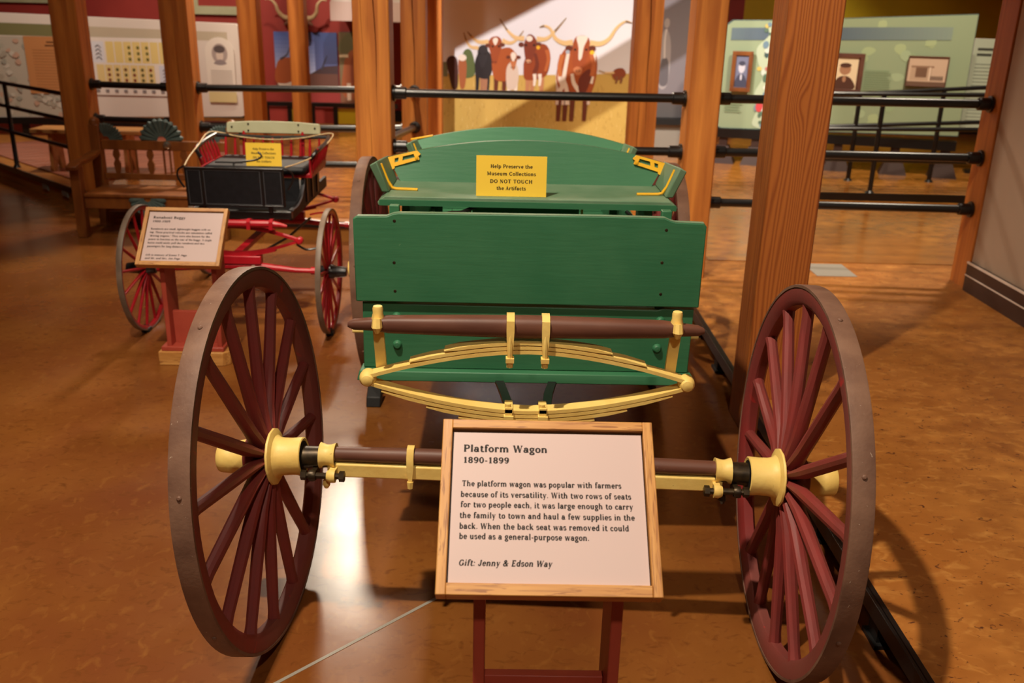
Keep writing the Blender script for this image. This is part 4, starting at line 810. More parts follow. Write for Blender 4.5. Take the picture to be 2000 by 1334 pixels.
for x, z in ((-0.24, 0.034), (-0.145, 0.015), (-0.145, 0.052), (0.145, 0.015), (0.145, 0.052), (0.24, 0.034)):
    q = MB(); q.M = Matrix.Translation((bx + 0.002, 5.50, 0.878)) @ Matrix.Rotation(-0.12, 4, 'X'); q.lathe([(-0.010, 0.006), (-0.014, 0.005), (-0.0145, 0)], 10, 'y', (x, 0, z)); q.build('board_bolt', 'iron', br)
# rope strung round the seat
m = MB(); m.tube(spline([(bx - 0.27, 4.72, 0.812), (bx - 0.30, 4.9, 0.83), (bx - 0.315, 5.10, 0.858), (bx - 0.352, 5.46, 0.885), (bx - 0.18, 5.45, 0.862), (bx, 5.44, 0.852), (bx + 0.17, 5.45, 0.862), (bx + 0.352, 5.46, 0.888), (bx + 0.315, 5.12, 0.82), (bx + 0.26, 4.95, 0.80), (bx + 0.235, 4.72, 0.812)], 8), 0.004, 8)
m.build('seat_rope', 'rope_cream', bg_)['label'] = 'cream rope strung round the seat'
for s in (-1, 1):
    m = MB(); m.tube(spline([(bx - 0.018 + s * 0.25, 4.71, 0.812), (bx - 0.018 + s * 0.285, 4.715, 0.79), (bx - 0.018 + s * 0.29, 4.72, 0.75), (bx - 0.018 + s * 0.262, 4.72, 0.70)], 5), 0.005, 8); m.build('rein_rail', 'black_metal', bg_)
m = MB(); m.tube(spline([(bx - 0.02, 4.73, 0.806), (bx - 0.02, 4.74, 0.828), (bx + 0.06, 4.8, 0.832), (bx + 0.09, 4.84, 0.846), (bx + 0.07, 4.86, 0.866)], 5), 0.005, 8); m.tube([(bx - 0.12, 4.74, 0.829), (bx + 0.02, 4.74, 0.829)], 0.004, 8); m.build('whip_socket', 'black_metal', bg_)
notice('yellow card notice standing on the black buggy cushion', bx - 0.042, bx + 0.148, 5.03, 0.766, 0.888)
for s, w in ((-1, 'beside the pink buggy sign'), (1, 'beside the green wagon')):
    m = MB(); x = bx + s * 0.468; m.box(x - 0.02, x + 0.02, BY - 0.085, BY - 0.04, 0, 0.022); m.box(x - 0.012, x + 0.012, BY - 0.085, BY - 0.05, 0.02, 0.035)
    tag(m.build('wheel_block', 'black_rubber', None, bevel=0.003), 'tiny black block under the buggy wheel %s' % w, 'chock')

# ------------------------------------------------------------------ carved bench
bn = thing('carved_bench', 'dark carved wooden bench with blue-grey shell carvings behind the buggy', 'bench', (-2.45, 6.7, 0))
x0, x1, yf, yb = -2.99, -1.93, 6.44, 6.86
for x in (x0, x1 - 0.07):
    m = MB(); m.box(x, x + 0.07, yf, yf + 0.07, 0, 0.50); m.build('leg', 'bench_wood', bn, bevel=0.006)
    m = MB(); m.box(x, x + 0.075, yb - 0.035, yb + 0.035, 0, 0.74); m.tube([(x + 0.0375, yb, 0.735), (x + 0.0375, yb, 0.775), (x + 0.0375, yb, 0.79)], [0.04, 0.034, 0.012], 10); m.build('leg', 'bench_wood', bn, bevel=0.006)
    m = MB(); m.strip(spline([(x + 0.035, yf - 0.04, 0.49), (x + 0.035, yf + 0.05, 0.515), (x + 0.035, (yf + yb) / 2, 0.52), (x + 0.035, yb - 0.03, 0.545)], 5), 0.075, 0.03, (1, 0, 0)); m.build('arm_rest', 'bench_wood', bn, bevel=0.005)
MB().box(x0 + 0.07, x1 - 0.07, yf + 0.02, yb - 0.02, 0.285, 0.31).build('seat', 'bench_wood', bn, bevel=0.006)
ap = MB().box(x0 + 0.07, x1 - 0.07, yf + 0.03, yf + 0.055, 0.205, 0.285).build('apron', 'bench_wood', bn, bevel=0.003)
MB().box(x0 + 0.075, x1 - 0.075, yb - 0.014, yb + 0.014, 0.345, 0.39).build('back_rail', 'bench_wood', bn, bevel=0.004)
MB().box(x0 + 0.075, x1 - 0.075, yb - 0.014, yb + 0.014, 0.56, 0.63).build('back_rail', 'bench_wood', bn, bevel=0.004)
k = 0
for i in range(4):
    xc = x0 + 0.17 + 0.245 * i
    pr = [(-0.012, 0.39), (0.012, 0.39), (0.020, 0.42), (0.024, 0.46), (0.010, 0.49), (0.024, 0.52), (0.02, 0.55), (0.012, 0.56), (-0.012, 0.56), (-0.02, 0.55), (-0.024, 0.52), (-0.010, 0.49), (-0.024, 0.46), (-0.020, 0.42)]
    MB().prism([(xc + a, b) for a, b in pr], 0.022, 'y', yb - 0.011).build('splat', 'bench_wood', bn)
    if i < 3:
        for q in (0.10, 0.145): MB().tube([(xc + q, yb, 0.388), (xc + q, yb, 0.562)], 0.008, 8).build('spindle', 'bench_wood', bn)
def shell(cx, z, y, r, a0, a1, parent):
    n = 11; m = MB()
    for i in range(n):
        a = math.radians(a0 + (a1 - a0) * (i + 0.5) / n); da = math.radians(abs(a1 - a0)) / n * 0.5
        m.tube([(cx + 0.2 * r * math.cos(a), y, z + 0.2 * r * math.sin(a)), (cx + 0.9 * r * math.cos(a), y - 0.004, z + 0.9 * r * math.sin(a)), (cx + r * math.cos(a), y, z + r * math.sin(a))], [0.006, r * math.sin(da) * 0.95, 0.006], 6)
    return m.build('shell_carving', 'shell_teal', parent)
shell(x0 + 0.11, 0.63, yb, 0.12, 0, 120, bn); shell((x0 + x1) / 2 - 0.02, 0.63, yb, 0.16, 0, 180, bn); shell(x1 - 0.11, 0.63, yb, 0.12, 60, 180, bn)
shell((x0 + x1) / 2 - 0.02, 0.285, yf + 0.028, 0.13, 180, 360, ap)
m = MB(); m.lathe([(-0.03, 0.0), (-0.028, 0.018), (-0.01, 0.03), (0.0, 0.03)], 12, 'y', ((x0 + x1) / 2 + 0.02, yb - 0.014, 0.60)); m.build('boss', 'steel', bn)
MB().box(x0 + 0.07, x1 - 0.07, yb - 0.04, yb - 0.02, 0.08, 0.11).build('stretcher', 'bench_wood', bn)

# trestle seat and ramp rail on the boardwalk
tr = thing('trestle_seat', 'plain pine trestle seat on the boardwalk behind the black ramp rail', 'bench', (-3.75, 8.45, DK + 0.012))
z = DK + 0.012
MB().box(-4.1, -3.15, 8.2, 8.48, z + 0.33, z + 0.365).build('seat', 'pine', tr, bevel=0.004)
for x in (-3.97, -3.32):
    m = MB(); m.prism([(8.22, z), (8.29, z), (8.34, z + 0.13), (8.39, z), (8.46, z), (8.43, z + 0.33), (8.25, z + 0.33)], 0.03, 'x', x); m.build('leg', 'pine', tr)
MB().box(-3.95, -3.3, 8.33, 8.355, z + 0.22, z + 0.32).build('stretcher', 'pine', tr)
gr = thing('ramp_railing', 'black pipe railing along the raised boardwalk edge, left of the bench', 'railing', (-4.1, 8.2, DK))
P0, P1 = Vector((-5.3, 9.35, 0)), Vector((-3.46, 7.55, 0))
for z in (0.86, 0.66, 0.44): MB().tube([P0 + Vector((0, 0, z + 0.01)), P1 + Vector((0, 0, z + 0.02))], 0.017, 10).build('rail', 'black_metal', gr)
for t in (0.08, 0.50, 0.99):
    p = P0.lerp(P1, t); m = MB(); m.tube([p + Vector((0, 0, DK + 0.001)), p + Vector((0, 0, DK + 0.03)), p + Vector((0, 0, 0.88))], [0.035, 0.02, 0.018], 10); m.build('baluster', 'black_metal', gr)

# ------------------------------------------------------------------ far right ramp and its railings
rp = thing('ramp', 'low brown ramp with a black edge in front of the green panels', 'ramp', (3.3, 8.05, DK))
m = MB(); m.prism([(2.5, 7.70), (5.6, 7.66), (5.6, 8.5), (2.5, 8.42)], 0.056, 'z', DK + 0.004); m.build('ramp_top', 'hall_floor', rp)
MB().strip([(2.5, 7.69, DK + 0.037), (5.6, 7.65, DK + 0.037)], 0.064, 0.016, (0, 0, 1)).build('ramp_edge', 'black_metal', rp)
def railing(label, pts, posts, zs, base):
    t = thing('ramp_railing', label, 'railing', (*pts[0], base))
    for za, zb in zs: MB().tube([(*pts[0], za), (*pts[1], zb)], 0.018, 10).build('rail', 'black_metal', t)
    for f in posts:
        p = Vector((*pts[0], 0)).lerp(Vector((*pts[1], 0)), f); zt = zs[0][0] + (zs[0][1] - zs[0][0]) * f
        m = MB(); m.tube([(p.x, p.y, base), (p.x, p.y, base + 0.02), (p.x, p.y, zt)], [0.04, 0.02, 0.02], 10); m.build('baluster', 'black_metal', t)
railing('black pipe railing along the near side of the low ramp', ((2.56, 7.74), (5.2, 7.73)), (0.02, 0.20, 0.63, 0.98), ((1.0, 1.03), (0.72, 0.76), (0.475, 0.47)), DK + 0.061)
railing('black pipe railing along the far side of the low ramp', ((2.56, 8.33), (5.2, 8.38)), (0.02, 0.21, 0.49, 0.9), ((0.92, 1.10), (0.66, 0.78), (0.40, 0.40)), DK + 0.0605)

# ------------------------------------------------------------------ pictures and panels
def plank_panel(name, label, cat, loc, rz, corners, m, thick=0.04):
    t = thing(name, label, cat, loc, rz)
    b = MB(); b.prism(corners, thick, 'y', 0.0); o = b.build('board', m, t, local=True, bevel=0.004)
    return t, o
# cattle mural
mu, mb_ = plank_panel('cattle_mural', 'large mural print of longhorn cattle in golden grass', 'mural', (0.0, 10.5, 0), 0, [(-0.95, 0.16), (1.385, 0.16), (1.385, 3.2), (-0.95, 3.2)], 'panel_white', 0.05)
pr = Print()
def q(zx, zy):
    px = 860 + zx / 4.255; py = zy / 4.255
    return (-0.664 + (px - 865) * 0.005437, 1.657 + 0.000123 * (px - 865) - py * 0.00536)
def qs(*p): return [q(a, b) for a, b in p]
pr.rect(-0.948, 0.162, 1.383, 3.198, (226, 224, 228))
pr.poly([(-0.948, 0.162), (1.383, 0.162), (1.383, q(0, 560)[1]), (0.6, q(0, 585)[1]), (-0.1, q(0, 600)[1]), (-0.948, q(0, 590)[1])], (204, 170, 88))
for i in range(420):
    a = random.uniform(-0.94, 1.37); b = random.uniform(0.17, 0.80); h = random.uniform(0.02, 0.07); c = random.choice(((220, 188, 108), (180, 142, 66), (228, 202, 128), (168, 130, 60)))
    pr.k = 3 + i % 24; pr.poly([(a, b), (a + 0.008, b), (a + random.uniform(-0.01, 0.02), b + h)], c)
pr.k = 28
BR, DB, WH, BK = (170, 84, 34), (104, 46, 24), (236, 224, 208), (34, 30, 34)
pr.blob(qs((170, 620), (180, 470), (210, 400), (260, 410), (290, 520), (280, 620)), (92, 108, 60)); pr.rect(*q(0, 620), *q(60, 500), (120, 124, 92))
pr.blob(qs((50, 490), (90, 450), (140, 480), (150, 640), (140, 720), (100, 720), (70, 600)), (66, 30, 22)); pr.blob(qs((150, 500), (185, 460), (220, 510), (215, 650), (200, 720), (165, 700)), (168, 96, 56)); pr.oval(*q(185, 465), 0.045, 0.035, WH)
def legs(xs, y0, y1, c, w=0.05):
    for x in xs: pr.stroke(qs((x, y0), (x + 4, (y0 + y1) / 2), (x, y1)), (w, w * 0.6), c)
def horn(pts, w=0.05, tip=(120, 96, 74)):
    pr.stroke(qs(*pts), (w, 0.008), (226, 190, 132)); pr.stroke(qs(*pts[-2:]), (w * 0.35, 0.006), tip)
# black cow
legs((310, 400), 560, 760, BK, 0.05); legs((350, 380), 600, 760, (170, 120, 90), 0.05); pr.blob(qs((300, 470), (340, 400), (420, 430), (440, 560), (400, 640), (310, 620), (290, 540)), BK); pr.blob(qs((315, 400), (340, 365), (390, 370), (400, 440), (370, 540), (340, 540), (318, 460)), (44, 40, 44)); horn([(320, 385), (255, 375), (215, 320), (195, 258)], 0.04)
# red cow with blaze
legs((470, 540), 560, 770, DB, 0.06); pr.blob(qs((440, 440), (520, 390), (600, 390), (640, 470), (600, 640), (460, 640)), BR); pr.blob(qs((400, 350), (430, 300), (490, 295), (520, 350), (490, 460), (470, 520), (440, 500), (420, 420)), (156, 72, 30)); pr.blob(qs((440, 320), (465, 300), (485, 320), (462, 365)), WH); horn([(405, 335), (320, 335), (260, 290), (225, 252)]); horn([(520, 325), (590, 345), (650, 310), (698, 245)]); pr.oval(*q(400, 365), 0.03, 0.02, DB); pr.oval(*q(520, 360), 0.03, 0.02, DB)
# calf
legs((580, 640), 600, 770, WH, 0.05); pr.blob(qs((560, 560), (600, 500), (650, 530), (665, 640), (640, 720), (570, 720)), (220, 200, 182)); pr.blob(qs((585, 450), (615, 415), (650, 450), (640, 520), (620, 570), (600, 530)), (196, 120, 74)); pr.blob(qs((595, 440), (615, 420), (640, 445), (625, 490), (608, 490)), WH); pr.oval(*q(575, 462), 0.025, 0.018, DB); pr.oval(*q(660, 462), 0.025, 0.018, DB)
# centre brown cow
legs((740, 780, 860), 560, 775, (190, 130, 90), 0.06); pr.blob(qs((720, 470), (820, 360), (900, 370), (930, 480), (890, 620), (730, 650), (705, 560)), (150, 66, 26)); legs((800, 845), 600, 700, WH, 0.04); pr.blob(qs((705, 350), (735, 280), (780, 285), (815, 350), (790, 450), (770, 510), (730, 510), (710, 430)), (128, 54, 28)); pr.oval(*q(748, 310), 0.035, 0.03, WH); pr.oval(*q(745, 495), 0.03, 0.02, (214, 160, 120)); horn([(705, 308), (630, 300), (560, 240), (495, 148)], 0.055); horn([(810, 312), (890, 310), (960, 250), (1052, 142)], 0.055); pr.oval(*q(680, 358), 0.03, 0.025, DB); pr.oval(*q(828, 355), 0.03, 0.02, DB); pr.oval(*q(825, 382), 0.02, 0.02, (240, 180, 40))
# big red and white longhorn
legs((1015, 1070, 1130, 1240), 640, 1000, DB, 0.07); legs((1000, 1050, 1270), 600, 860, (224, 206, 192), 0.05)
pr.blob(qs((1000, 520), (1040, 410), (1120, 370), (1250, 370), (1320, 450), (1330, 600), (1290, 760), (1200, 800), (1060, 780), (990, 660)), (168, 82, 34))
for a in (((1080, 430), (1060, 560), (1040, 700), (1010, 760)), ((1300, 420), (1300, 560), (1280, 680)), ((1120, 600), (1140, 680), (1200, 760)), ((1050, 640), (1080, 740), (1090, 860)), ((1010, 560), (1020, 650), (1060, 720))): pr.stroke(qs(*a), (0.035, 0.05), WH)
pr.blob(qs((1180, 640), (1260, 560), (1290, 620), (1240, 760), (1190, 760)), (110, 44, 26))
pr.blob(qs((1120, 340), (1150, 290), (1230, 290), (1260, 350), (1240, 460), (1210, 590), (1150, 600), (1120, 520), (1115, 420)), (160, 76, 36)); pr.blob(qs((1145, 300), (1190, 285), (1240, 300), (1210, 380), (1195, 470), (1170, 480), (1165, 380)), WH); pr.blob(qs((1130, 560), (1165, 540), (1205, 560), (1190, 605), (1150, 605)), (206, 132, 88))
horn([(1115, 340), (1040, 345), (970, 310), (920, 230), (870, 205), (830, 218)], 0.06); horn([(1260, 345), (1350, 350), (1420, 310), (1480, 220), (1550, 170), (1606, 185)], 0.06)
pr.oval(*q(1085, 388), 0.04, 0.03, DB); pr.oval(*q(1282, 390), 0.04, 0.03, DB); pr.oval(*q(1282, 425), 0.024, 0.024, (244, 190, 40)); pr.oval(*q(1075, 418), 0.024, 0.02, (170, 180, 190))
pr.blob(qs((1460, 600), (1490, 560), (1550, 555), (1580, 600), (1550, 640), (1490, 650)), (140, 66, 34)); horn([(1480, 590), (1400, 590), (1345, 570)], 0.02); legs((1500, 1540), 620, 680, (130, 80, 50), 0.03)
for x, y, s in ((440, 372, 9), (492, 372, 9), (722, 362, 10), (790, 362, 10), (1138, 400, 11), (1232, 400, 11), (332, 430, 8), (380, 430, 8), (598, 482, 7), (636, 482, 7)): pr.oval(*q(x, y), s * 0.0013, s * 0.0011, (24, 14, 12), 8)
for x, y in ((456, 500), (742, 500), (1168, 575), (616, 545)):
    for k in (-1, 1): pr.oval(*q(x + 12 * k, y), 0.008, 0.006, (60, 28, 22), 8)
pr.stroke(qs((900, 400), (915, 480), (890, 580)), (0.05, 0.03), (186, 100, 48)); pr.stroke(qs((1030, 440), (1010, 540), (1020, 620)), (0.05, 0.04), (196, 112, 56)); pr.stroke(qs((1275, 440), (1300, 520), (1290, 620)), (0.04, 0.05), (190, 104, 54)); pr.stroke(qs((800, 430), (820, 520), (800, 590)), (0.03, 0.05), (112, 46, 24))
pr.build('picture', mb_)
def brace(label, p0, p1, w, side):  # unseen timber, added to throw a diagonal shadow on the mural
    p0, p1 = Vector(p0), Vector(p1); d_ = (p1 - p0).normalized(); up = Vector((-d_.z, 0, d_.x)) * side * w / 2
    o = MB().strip([p0 + up, p1 + up], w, w, Vector((-d_.z, 0, d_.x))).build('shade_timber', 'timber', None, bevel=0.006); tag(o, label, 'brace')
brace('broad unseen diagonal timber added before the mural lamp to shade the mural top', (-1.30, 7.965, 2.912), (0.55, 7.965, 3.866), 0.22, 1)
brace('narrow unseen diagonal timber added before the mural lamp to cast a shadow band', (-0.62, 7.965, 2.771), (0.75, 7.965, 3.616), 0.10, -1)

# black and white photo panel
bw, o = plank_panel('photo_panel', 'black and white photograph panel of standing figures, right of the mural', 'picture', (1.62, 10.4, 0), 0, [(-0.12, 0.50), (0.42, 0.50), (0.42, 3.0), (-0.12, 3.0)], 'grey_trim', 0.04)
pr = Print(); pr.rect(-0.118, 0.502, 0.418, 2.998, (132, 126, 132)); pr.blob([(-0.07, 0.9), (-0.08, 1.45), (-0.03, 1.62), (0.03, 1.5), (0.05, 0.95)], (56, 52, 58)); pr.oval(-0.025, 1.70, 0.04, 0.06, (170, 162, 160)); pr.rect(-0.05, 1.45, -0.015, 1.60, (214, 210, 208))
pr.blob([(0.05, 0.85), (0.05, 1.3), (0.1, 1.42), (0.16, 1.25), (0.15, 0.85)], (168, 162, 164)); pr.oval(0.10, 1.48, 0.03, 0.05, (176, 168, 166)); pr.blob([(0.06, 0.86), (0.07, 1.1), (0.14, 1.1), (0.15, 0.86)], (104, 100, 106)); pr.stroke([(0.1, 1.12), (0.09, 1.3), (0.1, 1.42)], 0.02, (214, 208, 206)); pr.rect(-0.118, 0.502, 0.418, 0.66, (92, 88, 88)); pr.stroke([(-0.06, 0.8), (0.05, 0.74)], 0.02, (200, 196, 196)); pr.build('picture', o)
MB().box(-0.1, 0.4, -0.16, 0.02, 0.44, 0.50).build('ledge', 'black_rubber', bw, local=True); MB().box(-0.06, 0.36, -0.1, 0.02, DK, 0.44).build('plinth', 'vent_grey', bw, local=True)

# white panel with map, stamps and portrait
wp, o = plank_panel('exhibit_panel', 'white exhibit panel with map, yellow stamp sheets and oval portrait', 'panel', (-5.34, 10.5, 0), 0, [(-0.35, 0.33), (2.45, 0.395), (2.51, 0.42), (2.51, 1.33), (2.46, 1.37), (0.05, 1.425), (-0.35, 1.43)], 'panel_white', 0.05)
pr = Print(); G = (126, 122, 82)
pr.poly([(-0.35, 1.33), (2.36, 1.28), (2.36, 1.19), (-0.35, 1.20)], (196, 182, 160)); pr.poly([(-0.35, 1.33), (0.72, 1.315), (0.72, 1.195), (-0.35, 1.20)], G)
pr.poly([(-0.35, 1.19), (0.70, 1.19), (0.72, 0.36), (-0.35, 0.34)], (188, 178, 164))
for i in range(110):
    a, b = random.uniform(-0.32, 0.68), random.uniform(0.37, 1.17); pr.blob([(a + random.uniform(0.015, 0.05) * math.cos(t), b + random.uniform(0.015, 0.04) * math.sin(t)) for t in (0, 1.2, 2.4, 3.6, 4.9)], random.choice(((170, 160, 146), (204, 196, 184), (178, 172, 158), (196, 160, 140), (162, 158, 148))))
pr.k += 1
pr.rect(0.18, 0.60, 0.72, 1.195, (196, 134, 84)); 
for i in range(14): pr.rect(0.26, 0.66 + 0.03 * i, 0.68, 0.668 + 0.03 * i, (168, 112, 68))
pr.rect(0.42, 1.13, 0.68, 1.145, (110, 70, 40)); pr.rect(0.40, 1.095, 0.7, 1.11, (110, 70, 40))
pr.rect(0.86, 0.60, 1.80, 1.20, (236, 226, 220)); pr.rect(0.90, 0.94, 1.03, 1.16, (226, 226, 236)); pr.rect(1.60, 0.74, 1.77, 0.92, (214, 216, 232))
for i in range(7): pr.rect(1.05 + 0.095 * i, 0.94, 1.135 + 0.095 * i, 1.16, (234, 210, 138))
for i in range(7): pr.rect(0.93 + 0.09 * i, 0.73, 1.012 + 0.09 * i, 0.92, (232, 208, 146))
for i in range(3):
    for k in range(3): pr.oval(1.30 + 0.095 * i, 0.98 + 0.06 * k, 0.016, 0.018, (112, 106, 52), 8)
for i in range(6):
    for k in range(3): pr.oval(1.06 + 0.09 * i, 0.76 + 0.055 * k, 0.017, 0.018, random.choice(((120, 82, 46), (104, 96, 54), (140, 70, 50))), 8)
for i in range(4): pr.stroke([(0.94, 0.98 + 0.04 * i), (0.97, 1.0 + 0.04 * i), (1.0, 0.97 + 0.04 * i)], 0.008, (110, 110, 120)); pr.stroke([(1.64, 0.76 + 0.035 * i), (1.68, 0.78 + 0.035 * i), (1.73, 0.76 + 0.035 * i)], 0.008, (120, 120, 140))
for i in range(9): pr.rect(0.90 + 0.1 * i, 0.63, 0.94 + 0.1 * i, 0.66, (140, 132, 134))
pr.poly([(2.12, 0.72)] + [(2.27 + 0.155 * math.cos(PI - PI * i / 12), 1.08 + 0.15 * math.sin(PI * i / 12)) for i in range(13)] + [(2.42, 0.72)], (236, 226, 216))
pr.oval(2.27, 1.06, 0.085, 0.105, (176, 160, 156)); pr.oval(2.27, 1.04, 0.04, 0.055, (222, 204, 192)); pr.oval(2.27, 1.105, 0.06, 0.04, (96, 84, 84)); pr.blob([(2.20, 0.96), (2.27, 1.0), (2.34, 0.96), (2.27, 0.94)], (150, 138, 140))
for i in range(7): pr.rect(2.16, 0.745 + 0.022 * i, 2.39, 0.754 + 0.022 * i, (190, 180, 172))
pr.rect(2.12, 0.55, 2.42, 0.66, (222, 204, 150)); pr.build('picture', o)
MB().box(-0.3, 2.5, -0.03, 0.08, 0.27, 0.335).build('bottom_beam', 'black_metal', wp, local=True)
for x in (0.05, 0.85, 1.65, 2.4): MB().box(x - 0.03, x + 0.03, 0.0, 0.06, DK, 0.28).build('leg', 'black_metal', wp, local=True)

# green exhibit panel
rz = math.atan2(-0.70, 2.17)
gp, o = plank_panel('exhibit_panel', 'pale green exhibit panel with framed old photographs and a flower border', 'panel', (2.16, 9.65, 0), rz, [(0.06, 0.485), (2.285, 0.535), (2.275, 1.64), (0.55, 1.545), (0.08, 1.535), (0.02, 1.49), (0.0, 1.40), (0.0, 0.56), (0.02, 0.50)], 'shell_teal', 0.05)
pr = Print(); GR = (150, 166, 132)
pr.poly([(0.07, 0.495), (2.28, 0.545), (2.27, 1.632), (0.55, 1.537), (0.09, 1.527), (0.03, 1.48), (0.012, 1.40), (0.012, 0.56), (0.03, 0.51)], GR)
for i in range(26):
    a, b = random.uniform(0.7, 2.2), random.uniform(0.6, 1.52); pr.blob([(a + 0.07 * math.cos(t) * random.uniform(.5, 1), b + 0.06 * math.sin(t) * random.uniform(.5, 1)) for t in (0, 1.2, 2.4, 3.6, 4.9)], random.choice(((166, 184, 146), (152, 172, 132), (170, 186, 140))))
pr.k += 1
for i in range(48): t = i / 47; c = [int(a + (b - a) * abs(t - 0.3) ** 0.8) for a, b in zip((66, 84, 110), (160, 176, 150))]; pr.k = 40; pr.poly([(0.08 + 2.0 * a / 48, z + 0.06 * a / 48) for a, z in ((i, 1.345), (i + 1, 1.345), (i + 1, 1.46), (i, 1.46))], c)
pr.k = 42
pr.blob([(0.38, 0.53), (0.40, 0.7), (0.36, 0.85), (0.42, 1.0), (0.36, 1.15), (0.34, 1.28), (0.44, 1.4), (0.42, 1.5), (0.62, 1.52), (0.70, 1.2), (0.62, 0.8), (0.66, 0.52)], (184, 198, 168))
for i in range(90):
    a, b = random.uniform(0.38, 0.66), random.uniform(0.54, 1.5); pr.oval(a, b, random.uniform(0.012, 0.03), random.uniform(0.015, 0.045), random.choice(((206, 184, 96), (60, 84, 84), (90, 116, 96), (214, 220, 204), (186, 110, 104), (110, 138, 156), (206, 214, 200), (84, 110, 88))), 7)
pr.oval(0.55, 1.19, 0.06, 0.06, (220, 190, 80)); pr.oval(0.55, 0.92, 0.055, 0.07, (216, 170, 140)); pr.oval(0.42, 0.72, 0.035, 0.05, (206, 70, 74))
for i in range(9): pr.rect(1.37, 0.935 + 0.021 * i, 1.37 + random.uniform(0.2, 0.25), 0.942 + 0.021 * i, (120, 140, 104))
for i in range(4): pr.rect(0.08, 0.66 + 0.025 * i, 0.08 + random.uniform(0.13, 0.2), 0.668 + 0.025 * i, (120, 140, 104))
pr.build('picture', o)
def framed(label, x0, z0, x1, z1, fr, kind):
    t = thing('framed_photo', label, 'picture', gp.matrix_basis @ Vector((x0, 0, z0)) if False else (2.16 + x0 * math.cos(rz), 9.65 + x0 * math.sin(rz), z0), rz)
    w, h = x1 - x0, z1 - z0
    f = 0.04 if kind != 'house' else 0.008
    b = MB().box(0, w, -0.045, -0.034, 0, h).build('backing', fr, t, local=True)
    for (a, c, d_, e) in ((0, w, 0, f), (0, w, h - f, h), (0, f, f, h - f), (w - f, w, f, h - f)): MB().box(a, c, -0.06, -0.044, d_, e).build('frame_rail', fr, t, local=True, bevel=0.003)
    p = Print()
    def R(a, b_, c, d_, col): p.rect(a * w, b_ * h, c * w, d_ * h, col)
    if kind == 'house':
        R(0.03, 0.03, 0.97, 0.97, (206, 176, 150)); R(0.03, 0.03, 0.97, 0.16, (112, 84, 66)); R(0.1, 0.2, 0.62, 0.62, (190, 160, 134)); R(0.22, 0.3, 0.5, 0.62, (120, 88, 68)); R(0.1, 0.62, 0.66, 0.68, (150, 116, 92)); R(0.55, 0.2, 0.59, 0.64, (226, 200, 176))
        for i in range(7): p.oval((0.62 + 0.045 * i) * w, 0.28 * h, 0.018 * w, 0.09 * h, (84, 58, 46), 8)
    else:
        c = (((120, 124, 150), (210, 210, 222), (70, 72, 92)) if kind == 'blue' else ((236, 214, 176), (176, 128, 96), (84, 50, 36)))
        R(0.16, 0.1, 0.84, 0.9, c[0]); p.oval(0.5 * w, 0.60 * h, 0.16 * w, 0.14 * h, c[1]); p.oval(0.5 * w, 0.70 * h, 0.16 * w, 0.06 * h, c[2]); p.blob([(0.2 * w, 0.12 * h), (0.3 * w, 0.36 * h), (0.5 * w, 0.44 * h), (0.7 * w, 0.36 * h), (0.8 * w, 0.12 * h)], c[2]); p.oval(0.5 * w, 0.36 * h, 0.05 * w, 0.08 * h, c[1])
    pic = p.build('picture', b); pic.location = (0, -0.0455, 0)
    tag(t, label, 'picture'); return t
framed('tall brown-framed blue portrait photograph on the green panel beside the flower border', 0.115, 0.86, 0.315, 1.245, 'bench_wood', 'blue')
framed('wide brown-framed sepia portrait photograph on the green panel', 1.02, 0.89, 1.35, 1.26, 'bar_brown', 'sepia')
framed('unframed sepia photograph of a house front on the green panel', 1.735, 0.985, 2.09, 1.258, 'bar_brown', 'house')
MB().box(0.04, 2.28, -0.03, 0.09, 0.40, 0.49).build('bottom_beam', 'black_metal', gp, local=True)
for x in (0.10, 0.42, 1.22, 1.75, 2.2):
    m = MB(); m.box(x - 0.04, x + 0.04, -0.01, 0.07, DK + 0.17, 0.41); m.hexa([(x - 0.13, -0.08, DK), (x + 0.13, -0.08, DK), (x + 0.13, 0.14, DK), (x - 0.13, 0.14, DK)], [(x - 0.06, -0.03, DK + 0.18), (x + 0.06, -0.03, DK + 0.18), (x + 0.06, 0.09, DK + 0.18), (x - 0.06, 0.09, DK + 0.18)]); m.build('foot', 'base_brown', gp, local=True)
tp, o = plank_panel('text_panel', 'pale text panel on the yellow wall side, right of the green panel', 'panel', (4.52, 9.3, 0), rz, [(-0.02, 0.55), (0.55, 0.55), (0.55, 1.42), (-0.02, 1.42)], 'panel_white', 0.03)
pr = Print(); pr.rect(-0.018, 0.552, 0.548, 1.418, (184, 192, 168)); pr.rect(0.02, 1.31, 0.2, 1.335, (60, 60, 50)); pr.rect(0.02, 1.26, 0.15, 1.285, (60, 60, 50))
for i in range(18): pr.rect(0.02, 0.62 + 0.033 * i, 0.5, 0.63 + 0.033 * i, (140, 146, 128))
pr.build('picture', o); MB().box(0.22, 0.30, 0.03, 0.08, DK, 0.9).build('post', 'black_metal', tp, local=True); MB().box(0.1, 0.42, -0.02, 0.13, DK, DK + 0.03).build('foot', 'black_metal', tp, local=True)

